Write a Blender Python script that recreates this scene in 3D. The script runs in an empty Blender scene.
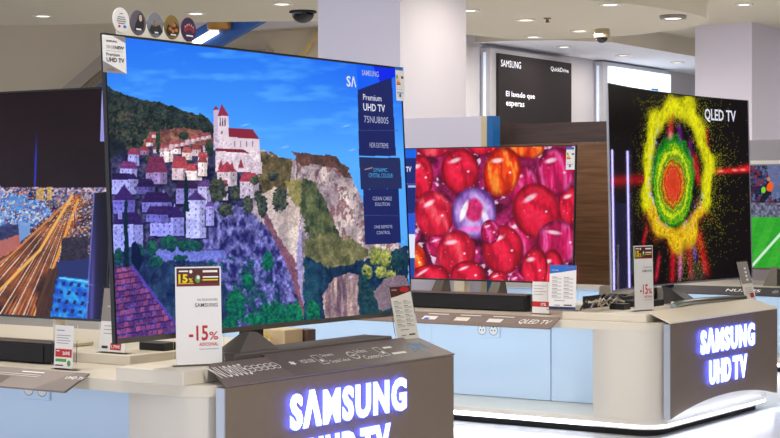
import bpy, math, random
import numpy as np
from math import sin, cos, tan, radians, pi
from mathutils import Vector, Matrix

random.seed(7)
SC = bpy.context.scene
COL = SC.collection
# ------------------------------------------------------------------ camera model (metres; shop grid is axis aligned)
A = radians(34); F = 1700.0; HZ = 200.0; CAMH = 1.12
FW = (-sin(A), cos(A)); RT = (cos(A), sin(A))

def at(px, py, X=None, Y=None, Z=None):
    """point of the place seen at photo position (px, py) on the plane X=, Y= or Z="""
    t = (px - 390) / F; u = (HZ - py) / F
    dx, dy, dz = FW[0] + t * RT[0], FW[1] + t * RT[1], u
    if X is not None: s = X / dx
    elif Y is not None: s = Y / dy
    else: s = (Z - CAMH) / dz
    return Vector((s * dx, s * dy, CAMH + s * dz))

def proj(P):
    P = np.asarray(P, float)
    d = P[..., 0] * FW[0] + P[..., 1] * FW[1]; l = P[..., 0] * RT[0] + P[..., 1] * RT[1]
    return 390 + F * l / d, HZ - F * (P[..., 2] - CAMH) / d

# ------------------------------------------------------------------ materials
def srgb(c):
    c = np.asarray(c, float)
    if c.max() > 1.0: c = c / 255.0
    return np.where(c <= 0.04045, c / 12.92, ((c + 0.055) / 1.055) ** 2.4)

def lin(c): return tuple(float(v) for v in srgb(c)) + (1.0,)
MATS = {}
def mat(name, c, rough=0.5, metal=0.0, spec=0.5, emit=None, es=1.0, alpha=1.0, noise=0.0, nscale=6.0, bump=0.0, bscale=60.0, coat=0.0):
    if name in MATS: return MATS[name]
    m = bpy.data.materials.new(name); m.use_nodes = True
    nt = m.node_tree; b = nt.nodes['Principled BSDF']
    b.inputs['Base Color'].default_value = lin(c)
    b.inputs['Roughness'].default_value = rough; b.inputs['Metallic'].default_value = metal
    b.inputs['Specular IOR Level'].default_value = spec; b.inputs['Coat Weight'].default_value = coat
    if emit is not None:
        b.inputs['Emission Color'].default_value = lin(emit); b.inputs['Emission Strength'].default_value = es
    b.inputs['Alpha'].default_value = alpha
    if noise or bump:
        tc = nt.nodes.new('ShaderNodeTexCoord')
    if noise:
        n = nt.nodes.new('ShaderNodeTexNoise'); n.inputs['Scale'].default_value = nscale; n.inputs['Detail'].default_value = 4
        r = nt.nodes.new('ShaderNodeMapRange'); r.inputs[3].default_value = 1 - noise; r.inputs[4].default_value = 1 + noise
        x = nt.nodes.new('ShaderNodeMix'); x.data_type = 'RGBA'; x.blend_type = 'MULTIPLY'; x.inputs[0].default_value = 1
        x.inputs[6].default_value = lin(c)
        nt.links.new(tc.outputs['Object'], n.inputs['Vector']); nt.links.new(n.outputs['Fac'], r.inputs[0])
        nt.links.new(r.outputs[0], x.inputs[7]); nt.links.new(x.outputs[2], b.inputs['Base Color'])
    if bump:
        n2 = nt.nodes.new('ShaderNodeTexNoise'); n2.inputs['Scale'].default_value = bscale
        bp = nt.nodes.new('ShaderNodeBump'); bp.inputs['Strength'].default_value = bump; bp.inputs['Distance'].default_value = 0.002
        nt.links.new(tc.outputs['Object'], n2.inputs['Vector']); nt.links.new(n2.outputs['Fac'], bp.inputs['Height'])
        nt.links.new(bp.outputs['Normal'], b.inputs['Normal'])
    MATS[name] = m
    return m

def wood_mat(name, c1, c2):
    m = bpy.data.materials.new(name); m.use_nodes = True
    nt = m.node_tree; b = nt.nodes['Principled BSDF']; b.inputs['Roughness'].default_value = 0.45
    tc = nt.nodes.new('ShaderNodeTexCoord'); mp = nt.nodes.new('ShaderNodeMapping'); mp.inputs['Scale'].default_value = (1.2, 1.2, 26)
    n = nt.nodes.new('ShaderNodeTexNoise'); n.inputs['Scale'].default_value = 2.5; n.inputs['Detail'].default_value = 8; n.inputs['Roughness'].default_value = .65
    r = nt.nodes.new('ShaderNodeValToRGB'); r.color_ramp.elements[0].position = .35; r.color_ramp.elements[1].position = .68
    r.color_ramp.elements[0].color = lin(c1); r.color_ramp.elements[1].color = lin(c2)
    nt.links.new(tc.outputs['Object'], mp.inputs[0]); nt.links.new(mp.outputs[0], n.inputs['Vector'])
    nt.links.new(n.outputs['Fac'], r.inputs[0]); nt.links.new(r.outputs[0], b.inputs['Base Color'])
    return m

def tile_mat(name, c):
    m = bpy.data.materials.new(name); m.use_nodes = True
    nt = m.node_tree; b = nt.nodes['Principled BSDF']; b.inputs['Roughness'].default_value = 0.22
    tc = nt.nodes.new('ShaderNodeTexCoord'); br = nt.nodes.new('ShaderNodeTexBrick')
    br.offset = 0; br.inputs['Scale'].default_value = 1.0; br.inputs['Brick Width'].default_value = .8; br.inputs['Row Height'].default_value = .8
    br.inputs['Mortar Size'].default_value = .003
    br.inputs['Color1'].default_value = lin(c); br.inputs['Color2'].default_value = lin([v * .985 for v in c]); br.inputs['Mortar'].default_value = lin([v * .86 for v in c])
    nt.links.new(tc.outputs['Object'], br.inputs['Vector']); nt.links.new(br.outputs['Color'], b.inputs['Base Color'])
    return m

def screen_mat(name, es=1.0, spec=0.35, rough=0.12):
    m = bpy.data.materials.new(name); m.use_nodes = True
    nt = m.node_tree; b = nt.nodes['Principled BSDF']
    b.inputs['Base Color'].default_value = (.004, .004, .005, 1); b.inputs['Roughness'].default_value = rough
    b.inputs['Specular IOR Level'].default_value = spec
    a = nt.nodes.new('ShaderNodeAttribute'); a.attribute_name = 'picture'
    nt.links.new(a.outputs['Color'], b.inputs['Emission Color']); b.inputs['Emission Strength'].default_value = es
    return m

WHITE = mat('white_laminate', (222, 215, 204), .38, noise=.02, nscale=3)
CTOP = mat('cream_worktop', (226, 217, 200), .3, noise=.02, nscale=4)
PANEL = mat('pale_cabinet', (212, 227, 246), .4, noise=.012, nscale=5)
SIGNB = mat('bronze_sign', (128, 112, 97), .5, .1, noise=.05, nscale=40)
TAUPE = mat('taupe_strip', (112, 97, 92), .5, noise=.03, nscale=20)
TAUPE2 = mat('taupe_strip_light', (136, 120, 112), .5)
TRIM = mat('aluminium_trim', (190, 196, 205), .35, .7)
LEDW = mat('led_strip', (255, 255, 255), .5, emit=(222, 230, 255), es=4.0)
GLYPH = mat('sign_letter_face', (255, 255, 255), .5, emit=(244, 246, 255), es=2.2)
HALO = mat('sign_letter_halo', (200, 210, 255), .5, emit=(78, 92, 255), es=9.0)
BLACK = mat('black_plastic', (14, 14, 16), .35)
BLACKM = mat('black_matte', (22, 21, 24), .7, noise=.1, nscale=80)
FABRIC = mat('speaker_mesh', (26, 25, 30), .8, bump=.5, bscale=700)
TITAN = mat('taupe_metal', (120, 112, 104), .33, .6)
TITAN2 = mat('grey_metal', (86, 80, 76), .38, .6)
STANDM = mat('stand_taupe', (92, 84, 78), .5, .1)
STANDD = mat('stand_dark', (58, 54, 54), .5, .2)
CHROME = mat('brushed_steel', (150, 152, 146), .28, .9)
SILVER = mat('silver_edge', (176, 178, 186), .3, .7)
CREAMP = mat('cream_plastic', (226, 214, 186), .4)
CARD = mat('white_card', (240, 237, 235), .55)
CARDC = mat('cream_card', (234, 228, 214), .55)
CARDG = mat('grey_card', (146, 138, 132), .55)
INK = mat('dark_ink', (60, 56, 60), .6)
INKG = mat('grey_ink', (150, 146, 148), .6)
RED = mat('red_print', (196, 34, 40), .5)
DRED = mat('dark_red_print', (118, 26, 30), .5)
MAROON = mat('maroon_print', (84, 22, 26), .5)
YEL = mat('yellow_print', (246, 214, 20), .5)
GREEN = mat('green_print', (90, 160, 60), .5)
BLUEP = mat('blue_print', (30, 110, 200), .5)
NAVY = mat('navy_print', (34, 44, 100), .5)
ORANGE = mat('orange_print', (236, 130, 30), .5)
PALEINK = mat('pale_ink', (246, 242, 238), .55)
CYANINK = mat('cyan_ink', (70, 160, 220), .55)
ACRYL = bpy.data.materials.new('clear_acrylic'); ACRYL.use_nodes = True
_b = ACRYL.node_tree.nodes['Principled BSDF']; _b.inputs['Transmission Weight'].default_value = 1; _b.inputs['IOR'].default_value = 1.1; _b.inputs['Roughness'].default_value = .05
_b.inputs['Base Color'].default_value = (.97, .98, .98, 1)
GLOWT = mat('screen_text', (10, 10, 10), .5, emit=(228, 230, 248), es=.95)
GLOWD = mat('screen_text_dim', (10, 10, 10), .5, emit=(176, 182, 216), es=.9)
GLOWC = mat('screen_text_cyan', (10, 10, 10), .5, emit=(70, 165, 230), es=.95)

# ------------------------------------------------------------------ mesh helpers
_tc = {}
def text_geo(body, bold=0.0, res=2, sp=1.0):
    k = (body, bold, sp)
    if k in _tc: return _tc[k]
    cu = bpy.data.curves.new('t', 'FONT'); cu.body = body; cu.resolution_u = res; cu.offset = bold; cu.space_character = sp
    cu.fill_mode = 'FRONT'
    ob = bpy.data.objects.new('t', cu)
    me = bpy.data.meshes.new_from_object(ob)
    v = np.array([tuple(x.co) for x in me.vertices]).reshape(-1, 3); f = [tuple(p.vertices) for p in me.polygons]
    bpy.data.objects.remove(ob); bpy.data.curves.remove(cu); bpy.data.meshes.remove(me)
    if len(v):
        mn, mx = v.min(0), v.max(0)
        v = (v - mn) / np.maximum(mx - mn, 1e-6)
    _tc[k] = (v[:, :2], f)
    return _tc[k]

class MB:
    def __init__(s): s.v = []; s.f = []; s.m = []; s.mats = []; s.sm = []
    def mi(s, m):
        if m not in s.mats: s.mats.append(m)
        return s.mats.index(m)
    def add(s, vs, fs, m, smooth=False):
        o = len(s.v); s.v += [tuple(x) for x in vs]; k = s.mi(m)
        for f in fs: s.f.append(tuple(i + o for i in f)); s.m.append(k); s.sm.append(smooth)
        return s
    def box(s, a, b, m, bev=0.0):
        x0, y0, z0 = [min(p, q) for p, q in zip(a, b)]; x1, y1, z1 = [max(p, q) for p, q in zip(a, b)]
        if bev > 0:
            e = min(bev, (x1 - x0) / 2.2, (y1 - y0) / 2.2, (z1 - z0) / 2.2)
            V = []; idx = {}
            for sx in (0, 1):
                for sy in (0, 1):
                    for sz in (0, 1):
                        X, Y, Z = (x0, x1)[sx], (y0, y1)[sy], (z0, z1)[sz]; dx, dy, dz = (e, -e)[sx], (e, -e)[sy], (e, -e)[sz]
                        for ax, p in enumerate(((X, Y + dy, Z + dz), (X + dx, Y, Z + dz), (X + dx, Y + dy, Z))):
                            idx[(sx, sy, sz, ax)] = len(V); V.append(p)
            Fs = []
            for ax in range(3):
                o1, o2 = [(1, 2), (0, 2), (0, 1)][ax]
                for sgn in (0, 1):
                    q = []
                    for (p1, p2) in ((0, 0), (1, 0), (1, 1), (0, 1)):
                        c = [0, 0, 0]; c[ax] = sgn; c[o1] = p1; c[o2] = p2; q.append(idx[(c[0], c[1], c[2], ax)])
                    Fs.append(q)
            for ax in range(3):
                o1, o2 = [(1, 2), (0, 2), (0, 1)][ax]
                for p1 in (0, 1):
                    for p2 in (0, 1):
                        c0 = [0, 0, 0]; c0[o1] = p1; c0[o2] = p2; c1 = list(c0); c1[ax] = 1
                        Fs.append([idx[tuple(c0) + (o1,)], idx[tuple(c1) + (o1,)], idx[tuple(c1) + (o2,)], idx[tuple(c0) + (o2,)]])
            for sx in (0, 1):
                for sy in (0, 1):
                    for sz in (0, 1): Fs.append([idx[(sx, sy, sz, k)] for k in range(3)])
            return s.add(V, Fs, m)
        V = [(x0, y0, z0), (x1, y0, z0), (x1, y1, z0), (x0, y1, z0), (x0, y0, z1), (x1, y0, z1), (x1, y1, z1), (x0, y1, z1)]
        return s.add(V, [(0, 3, 2, 1), (4, 5, 6, 7), (0, 1, 5, 4), (1, 2, 6, 5), (2, 3, 7, 6), (3, 0, 4, 7)], m)
    def prism(s, pts, z0, z1, m, smooth=False):
        n = len(pts)
        s.add([(p[0], p[1], z0) for p in pts] + [(p[0], p[1], z1) for p in pts], [tuple(range(n))[::-1], tuple(range(n, 2 * n))], m)
        s.add([(p[0], p[1], z0) for p in pts] + [(p[0], p[1], z1) for p in pts], [(i, (i + 1) % n, n + (i + 1) % n, n + i) for i in range(n)], m, smooth)
        return s
    def hull(s, A_, B_, m):
        """solid between two matching polygons A_ and B_"""
        n = len(A_)
        return s.add(list(A_) + list(B_), [tuple(range(n))[::-1], tuple(range(n, 2 * n))] + [(i, (i + 1) % n, n + (i + 1) % n, n + i) for i in range(n)], m)
    def tube(s, path, r, m, seg=8, cap=True):
        path = [Vector(p) for p in path]; n = len(path); V = []
        up = Vector((0, 0, 1))
        for i, p in enumerate(path):
            d = (path[min(i + 1, n - 1)] - path[max(i - 1, 0)]).normalized()
            a = d.cross(up)
            if a.length < .05: a = d.cross(Vector((1, 0, 0)))
            a.normalize(); b = d.cross(a)
            rr = r[i] if isinstance(r, (list, tuple)) else r
            for k in range(seg):
                t = 2 * pi * k / seg; V.append(p + a * (rr * cos(t)) + b * (rr * sin(t)))
        Fs = [(i * seg + k, i * seg + (k + 1) % seg, (i + 1) * seg + (k + 1) % seg, (i + 1) * seg + k) for i in range(n - 1) for k in range(seg)]
        s.add(V, Fs, m, True)
        if cap: s.add(V, [tuple(range(seg)), tuple(range((n - 1) * seg, n * seg))[::-1]], m)
        return s
    def lathe(s, prof, c, m, seg=28):
        V = [(c[0] + r * cos(2 * pi * k / seg), c[1] + r * sin(2 * pi * k / seg), c[2] + z) for r, z in prof for k in range(seg)]
        n = len(prof)
        return s.add(V, [(i * seg + k, i * seg + (k + 1) % seg, (i + 1) * seg + (k + 1) % seg, (i + 1) * seg + k) for i in range(n - 1) for k in range(seg)], m, True)
    def flat(s, O, R, U, pts, m):
        O, R, U = Vector(O), Vector(R), Vector(U)
        return s.add([O + R * p[0] + U * p[1] for p in pts], [tuple(range(len(pts)))], m)
    def rect(s, O, R, U, x0, y0, x1, y1, m): return s.flat(O, R, U, [(x0, y0), (x1, y0), (x1, y1), (x0, y1)], m)
    def disc(s, O, R, U, cx, cy, rx, ry, m, seg=28):
        return s.flat(O, R, U, [(cx + rx * cos(2 * pi * k / seg), cy + ry * sin(2 * pi * k / seg)) for k in range(seg)], m)
    def text(s, body, O, R, U, x, y, w, h, m, bold=0.0, shear=0.0, sp=1.0):
        if body == '': return s.rect(O, R, U, x, y + h * .25, x + w, y + h * .75, m)
        O, R, U = Vector(O), Vector(R), Vector(U); v, f = text_geo(body, bold, 2, sp)
        return s.add([O + R * (x + w * p[0] + shear * h * p[1]) + U * (y + h * p[1]) for p in v], f, m)
    def build(s, name, parent=None, world=True, bevel=0.0):
        me = bpy.data.meshes.new(name)
        v = np.array(s.v, float)
        if world and parent is not None:
            o = parent
            while o: v = v - np.array(o.location); o = o.parent
        me.from_pydata([tuple(x) for x in v], [], s.f)
        for m in s.mats: me.materials.append(m)
        me.polygons.foreach_set('material_index', s.m); me.polygons.foreach_set('use_smooth', s.sm)
        me.validate(); me.update()
        ob = bpy.data.objects.new(name, me); COL.objects.link(ob)
        if parent is not None: ob.parent = parent
        if bevel:
            bv = ob.modifiers.new('edge', 'BEVEL'); bv.width = bevel; bv.segments = 2; bv.limit_method = 'ANGLE'
        return ob

def thing(name, label, cat, loc=(0, 0, 0), rz=0.0, group=None):
    o = bpy.data.objects.new(name, None); COL.objects.link(o); o.empty_display_size = .1
    o.location = loc; o.rotation_euler = (0, 0, rz); o['label'] = label; o['category'] = cat
    if group: o['group'] = group
    return o
def tag(o, label, cat, group=None):
    o['label'] = label; o['category'] = cat
    if group: o['group'] = group
    return o
def struct(o): o['kind'] = 'structure'; return o
XR, ZU = Vector((1, 0, 0)), Vector((0, 0, 1))

# ------------------------------------------------------------------ picture painter (for what the television screens show)
class Canvas:
    def __init__(s, X, Y): s.X, s.Y = X, Y; s.C = np.zeros(X.shape + (3,))
    def noise(s, sx, sy, seed=0, octv=3):
        out = 0; amp = 1; tot = 0
        for o in range(octv):
            rs = np.random.RandomState(seed * 17 + o); T = rs.rand(128, 128)
            x = s.X / sx * 2 ** o + 1000; y = s.Y / sy * 2 ** o + 1000
            xi = np.floor(x).astype(int); yi = np.floor(y).astype(int); fx = x - xi; fy = y - yi
            fx = fx * fx * (3 - 2 * fx); fy = fy * fy * (3 - 2 * fy)
            g = lambda a, b: T[(yi + b) % 128, (xi + a) % 128]
            out = out + amp * ((g(0, 0) * (1 - fx) + g(1, 0) * fx) * (1 - fy) + (g(0, 1) * (1 - fx) + g(1, 1) * fx) * fy)
            tot += amp; amp *= .55
        return out / tot
    def put(s, mask, color, alpha=1.0):
        c = np.asarray(color, float)
        if c.ndim == 1: c = np.broadcast_to(c / 255.0, s.C.shape)
        a = (np.asarray(mask, float) * alpha)[..., None]
        s.C = s.C * (1 - a) + c * a
    def inpoly(s, pts, rag=0.0, seed=1):
        X, Y = s.X, s.Y
        if rag: X = X + (s.noise(4, 4, seed) - .5) * rag * 2; Y = Y + (s.noise(4, 4, seed + 1) - .5) * rag * 2
        m = np.zeros(X.shape, bool); n = len(pts)
        for i in range(n):
            x0, y0 = pts[i]; x1, y1 = pts[(i + 1) % n]
            if y0 == y1: continue
            c = (Y > y0) != (Y > y1)
            m ^= c & (X < (x1 - x0) * (Y - y0) / (y1 - y0) + x0)
        return m
    def poly(s, pts, color, alpha=1.0, rag=0.0, seed=1): s.put(s.inpoly(pts, rag, seed), color, alpha)
    def ellr(s, cx, cy, rx, ry, rot=0.0):
        c, n = cos(rot), sin(rot); x = s.X - cx; y = s.Y - cy
        return np.sqrt(((x * c + y * n) / rx) ** 2 + ((-x * n + y * c) / ry) ** 2)
    def ell(s, cx, cy, rx, ry, color, alpha=1.0, rot=0.0, soft=.12):
        s.put(np.clip((1 - s.ellr(cx, cy, rx, ry, rot)) / soft, 0, 1), color, alpha)
    def mix(s, a, b, t):
        t = np.clip(t, 0, 1)[..., None]
        return (np.asarray(a, float) / 255) * (1 - t) + (np.asarray(b, float) / 255) * t
    def line(s, pts, w, color, alpha=1.0):
        for (x0, y0), (x1, y1) in zip(pts[:-1], pts[1:]):
            dx, dy = x1 - x0, y1 - y0; L = dx * dx + dy * dy + 1e-9
            t = np.clip(((s.X - x0) * dx + (s.Y - y0) * dy) / L, 0, 1)
            d = np.hypot(s.X - x0 - t * dx, s.Y - y0 - t * dy)
            s.put(np.clip((w - d) / max(w * .5, .3) + .3, 0, 1), color, alpha)
    def tree(s, cx, cy, rx, ry, dark, light, seed):
        n = s.noise(2.4, 2.4, seed); r = s.ellr(cx, cy, rx, ry) + (n - .5) * .7
        s.put(r < 1, s.mix(dark, light, n * 1.6 - .3 + (cy - s.Y) / ry * .2))

def paint_village(X, Y):
    c = Canvas(X, Y); N = c.noise
    t = np.clip((Y - 40) / 120, 0, 1); c.C = c.mix((30, 112, 238), (84, 168, 252), t)
    c.put(np.clip((X - 250) / 140, 0, 1) * np.clip((150 - Y) / 90, 0, 1), (16, 84, 236), .6)
    cl = N(46, 11, 3, 4); c.put(np.clip((cl - .56) * 5, 0, 1), (92, 176, 252), .55)
    for x, y, w in ((245, 125, 7), (285, 147, 6), (346, 126, 6), (352, 150, 5)): c.ell(x, y, w, 1.1, (150, 200, 250), .8, -.25, .8)
    # far wooded hill
    ridge = [(104, 84), (110, 87), (118, 92), (128, 95), (139, 99), (150, 101), (159, 102), (174, 107), (186, 111), (196, 114), (204, 114), (211, 121), (216, 130), (240, 150), (262, 152), (280, 157), (300, 168), (330, 190), (330, 260), (100, 260)]
    n1 = N(5, 4, 11, 4); n2 = N(16, 9, 12, 3)
    n0 = N(1.8, 1.6, 13, 2); hill = c.mix((16, 30, 36), (88, 96, 84), n1 * .9 + n0 * .7 - .45) ; hm = c.inpoly(ridge, 2.2, 5)
    c.put(hm, hill); c.put(hm * np.clip((n2 - .5) * 6, 0, 1) * np.clip((n0 - .45) * 5, 0, 1), (122, 92, 82), .45)
    for i in range(14):
        c.tree(108 + i * 7.4, 92 + i * 2.6 + (i % 3), 2.4, 3.4, (26, 40, 52), (60, 74, 66), 40 + i)
    c.put(c.inpoly([(104, 130), (120, 140), (134, 160), (130, 200), (104, 200)], 3, 9), c.mix((18, 26, 40), (44, 50, 60), n1), .9)
    slope = [(150, 132), (175, 128), (200, 130), (214, 140), (214, 165), (160, 165), (140, 150)]
    c.poly(slope, c.mix((92, 50, 58), (176, 120, 96), N(4, 3, 14) * 1.6 - .3), .9, 3, 15)
    # town hillside base
    base = [(107, 158), (150, 145), (214, 146), (262, 150), (262, 215), (250, 330), (107, 345)]
    c.poly(base, c.mix((20, 24, 56), (104, 100, 142), N(6, 5, 16, 4) * 1.6 - .4), 1, 3, 17)
    # cliffs
    ridge2 = [(255, 152), (262, 149), (272, 154), (285, 159), (300, 160), (312, 156), (330, 157), (343, 165), (352, 178), (362, 200), (372, 226), (408, 250), (408, 330), (240, 330), (246, 230)]
    rk = N(9, 22, 21, 4); rk2 = N(4, 7, 22, 4)
    cliff = c.mix((132, 116, 128), (226, 204, 200), rk * 1.9 - .45)
    cm = c.inpoly(ridge2, 2, 23); c.put(cm, cliff)
    c.put(cm & (rk2 > .60) & (X > 296), (118, 70, 80), .65); c.put(cm & (N(3, 5, 25) > .66), (70, 66, 76), .5)
    c.poly([(292, 152), (312, 154), (332, 155), (345, 164), (353, 178), (345, 178), (334, 168), (318, 164), (300, 166)], c.mix((58, 50, 50), (126, 82, 74), rk2 * 1.6 - .3), 1, 3, 27)
    c.poly([(256, 152), (276, 154), (292, 160), (288, 190), (272, 200), (258, 190)], c.mix((54, 54, 44), (122, 104, 74), rk2 * 1.7 - .3), 1, 4, 28)
    c.poly([(286, 180), (300, 178), (308, 190), (304, 216), (290, 200)], c.mix((100, 100, 60), (176, 160, 92), rk2), .9, 4, 29)
    c.poly([(302, 176), (316, 182), (326, 206), (342, 240), (340, 268), (322, 264), (308, 240), (300, 206)], c.mix((40, 54, 50), (112, 118, 78), rk2 * 1.6 - .25), 1, 4, 30)
    c.poly([(330, 232), (352, 240), (368, 250), (362, 268), (330, 275), (304, 262), (304, 240)], c.mix((70, 76, 56), (140, 132, 92), rk2 * 1.6 - .25), 1, 4, 31)
    # sunlit left cliff face and its dark gully
    c.poly([(262, 194), (276, 186), (300, 208), (302, 262), (302, 325), (292, 290), (272, 236), (262, 222)], c.mix((176, 156, 150), (232, 210, 190), N(5, 26, 33, 3) * 1.8 - .4), 1, 2, 34)
    c.poly([(300, 214), (303, 262), (304, 327), (296, 327), (296, 262)], (150, 140, 196), .75, 2, 35)
    c.poly([(262, 212), (268, 214), (278, 236), (296, 262), (300, 292), (306, 318), (298, 310), (286, 272), (270, 240)], c.mix((92, 60, 84), (160, 96, 104), rk2), .95, 2, 36)
    # lavender rocks below the church
    rg = 1 - np.abs(N(9, 14, 37, 3) - .5) * 4; lv = c.mix((36, 38, 92), (172, 164, 228), rg * .55 + N(2.4, 3.4, 39, 3) * 1.1 - .42)
    c.poly([(203, 214), (214, 200), (246, 208), (266, 226), (286, 262), (298, 300), (300, 325), (230, 330), (206, 262)], lv, 1, 3, 38)
    c.put(c.inpoly([(196, 250), (226, 256), (262, 262), (298, 318), (250, 330), (200, 330)], 3, 40) * np.clip((N(6, 6, 41) - .5) * 9, 0, 1), c.mix((10, 40, 70), (44, 110, 92), N(2, 2, 42, 2) * 1.5 - .25), .85)
    # river and its banks
    c.poly([(304, 256), (330, 268), (356, 262), (408, 246), (408, 330), (304, 330)], c.mix((14, 30, 66), (36, 74, 96), rk2 * 1.5 - .2), 1, 3, 43)
    c.poly([(322, 296), (334, 278), (350, 272), (359, 276), (357, 300), (360, 318), (326, 323)], c.mix((96, 74, 96), (206, 176, 166), N(3, 22, 44, 3) * 1.8 - .4), 1, 2, 45)
    c.poly([(303, 258), (312, 262), (320, 280), (318, 326), (303, 326)], c.mix((16, 48, 84), (44, 92, 100), rk2), .9, 3, 46)
    c.ell(351, 277, 3, 1.4, (190, 200, 250), .9, -.3, .5)
    for i, (x, y, rx, ry) in enumerate(((376, 256, 7, 9), (386, 258, 6, 9), (367, 272, 5, 8), (396, 265, 5, 7), (381, 272, 6, 6), (391, 275, 5, 5))):
        c.tree(x, y, rx, ry, (70, 92, 54), (196, 190, 96), 60 + i)
    for i, (x, y, rx, ry) in enumerate(((364, 288, 6, 16), (370, 302, 9, 14), (398, 262, 8, 10))):
        c.tree(x, y, rx, ry, (12, 34, 60), (36, 84, 84), 80 + i)
    c.poly([(374, 292), (384, 280), (400, 274), (408, 278), (408, 300), (380, 312)], (140, 116, 128), .9, 2, 47)
    c.poly([(364, 306), (386, 312), (408, 302), (408, 320), (364, 322)], c.mix((10, 40, 66), (30, 86, 84), rk2), 1, 2, 48)
    # church
    W = c.mix((206, 186, 206), (238, 222, 226), N(6, 6, 50)); R_ = (132, 40, 62)
    c.poly([(213.6, 109.5), (218.7, 109.5), (218.7, 150), (213.6, 150)], (196, 176, 206)); c.poly([(213, 110), (216, 105.5), (219.2, 110)], (130, 48, 86))
    c.poly([(218, 115.4), (228.6, 115.8), (228.6, 156), (218, 156)], W); c.poly([(217.6, 116), (221.6, 103.6), (229, 116)], (142, 46, 74))
    for x in (219.6, 222, 224.4): c.poly([(x, 118), (x + 1.3, 118), (x + 1.3, 126), (x, 126)], (88, 76, 110))
    c.poly([(221, 131), (222.6, 131), (222.6, 134), (221, 134)], (90, 80, 120))
    c.poly([(228.5, 136), (259, 138), (261, 166), (259, 172), (228, 170)], W); c.poly([(228.5, 128.2), (252.8, 129.2), (259.6, 139.4), (228.5, 137)], R_)
    for x in (234, 240, 246, 252): c.poly([(x, 141), (x + 1.2, 141), (x + 1.2, 147), (x, 147)], (150, 130, 160))
    c.poly([(215.5, 150), (246, 151), (250, 156), (250, 172), (215.5, 172)], W); c.poly([(215.5, 148), (243, 149), (249.4, 153.4), (215.5, 151)], (118, 38, 60))
    c.poly([(251, 162), (262, 162), (262, 174), (251, 174)], (206, 186, 200))
    def house(x, y, w, h, rh, wall, roof, k=0, gable=False):
        wl = np.asarray(wall) ; c.poly([(x, y - h), (x + w, y - h), (x + w, y), (x, y)], wall)
        c.poly([(x + w * .68, y - h), (x + w, y - h), (x + w, y), (x + w * .68, y)], tuple(wl * .82))
        if gable: c.poly([(x - .6, y - h), (x + w * .5, y - h - rh), (x + w + .6, y - h)], roof)
        else:
            c.poly([(x - .8, y - h + .6), (x + w * .16, y - h - rh), (x + w * .82, y - h - rh), (x + w + .8, y - h + .6)], roof)
            c.line([(x + w * .2, y - h - rh * .5), (x + w * .8, y - h - rh * .5)], .35, tuple(np.asarray(roof) * 1.25), .6)
        n = max(1, int(w / 5.5))
        for j in range(n):
            wx = x + w * (j + .5) / n - .7
            for wy in np.arange(y - h + 2.0, y - 2.2, 6.0): c.poly([(wx, wy), (wx + 1.2, wy), (wx + 1.2, wy + 2.0), (wx, wy + 2.0)], tuple(wl * .42), .8)
        if k: c.poly([(x + w * .7, y - h - rh - 2), (x + w * .7 + 1.4, y - h - rh - 2), (x + w * .7 + 1.4, y - h - rh + 1), (x + w * .7, y - h - rh + 1)], wall)
    lit, shd, lr, sr = (246, 226, 228), (172, 172, 246), (146, 66, 74), (44, 30, 82)
    for a in ((128, 166, 11, 12, 6, shd, (142, 62, 90)), (140, 155, 9, 5, 3, (150, 110, 150), (150, 58, 74)), (146, 146, 7, 4, 4, lit, lr), (160, 162, 13, 11, 5, lit, lr), (171, 154, 10, 6, 3, lit, lr),
              (182, 160, 10, 8, 5, lit, (180, 92, 92)), (192, 156, 9, 7, 4, (206, 180, 190), lr), (203, 152, 8, 7, 3, (196, 170, 186), lr), (198, 166, 10, 9, 5, lit, (168, 74, 86))):
        house(*a)
    for i in range(16):
        x = 152 + (i * 37) % 58; y = 138 + (i * 23) % 17; house(x, y, 6, 4, 2.4, (210, 180, 190), (168 - i % 4 * 12, 72, 84))
    for i, (x, y, rx, ry) in enumerate(((158, 140, 2.4, 14), (184, 136, 5, 4), (209, 148, 4, 8), (150, 160, 5, 5), (187, 168, 6, 7), (196, 172, 4, 5), (158, 174, 6, 5))):
        c.tree(x, y, rx, ry, (24, 44, 44), (66, 84, 66), 100 + i)
    big = ((120, 178, 17, 10, 7, shd, (108, 52, 110), 1), (112, 194, 26, 15, 6, shd, sr, 1), (146, 184, 21, 12, 16, (158, 134, 190), (112, 48, 84), 1), (137, 194, 18, 8, 7, (96, 86, 160), sr, 1),
           (172, 180, 16, 12, 12, (222, 196, 210), (170, 70, 84)), (186, 180, 16, 10, 6, lit, (178, 74, 88)), (198, 176, 9, 14, 5, lit, lr), (217, 186, 20, 14, 11, (214, 196, 208), (168, 66, 84), 0, True),
           (219, 200, 9, 14, 6, (216, 196, 212), (160, 62, 84)), (240, 198, 19, 17, 8, (206, 188, 206), (164, 62, 82)), (176, 204, 22, 16, 8, (146, 136, 206), (56, 34, 76)), (198, 208, 13, 22, 6, (186, 176, 222), (96, 66, 130)),
           (142, 212, 30, 10, 10, (126, 120, 204), (46, 30, 80), 1), (113, 214, 22, 14, 16, (120, 112, 206), (60, 38, 104), 0, True), (113, 254, 30, 30, 12, (176, 176, 250), (50, 34, 92)),
           (150, 236, 34, 19, 11, (166, 164, 246), (50, 34, 92), 1), (146, 222, 22, 8, 8, (120, 114, 206), (56, 38, 96)), (186, 238, 20, 38, 9, (196, 194, 250), (70, 50, 112), 0, True), (206, 226, 8, 20, 4, (176, 168, 232), (96, 70, 140)))
    for a in big:
        c.poly([(a[0] - 2, a[1] - a[3] * .8), (a[0] + a[2] + 2.5, a[1] - a[3] * .8), (a[0] + a[2] + 3, a[1] + 1.5), (a[0] - 1, a[1] + 1.5)], (18, 20, 48), .55, 1.5, 70); house(*a)
    c.poly([(118, 210), (122, 210), (122, 219), (118, 219)], (150, 150, 230))
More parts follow.
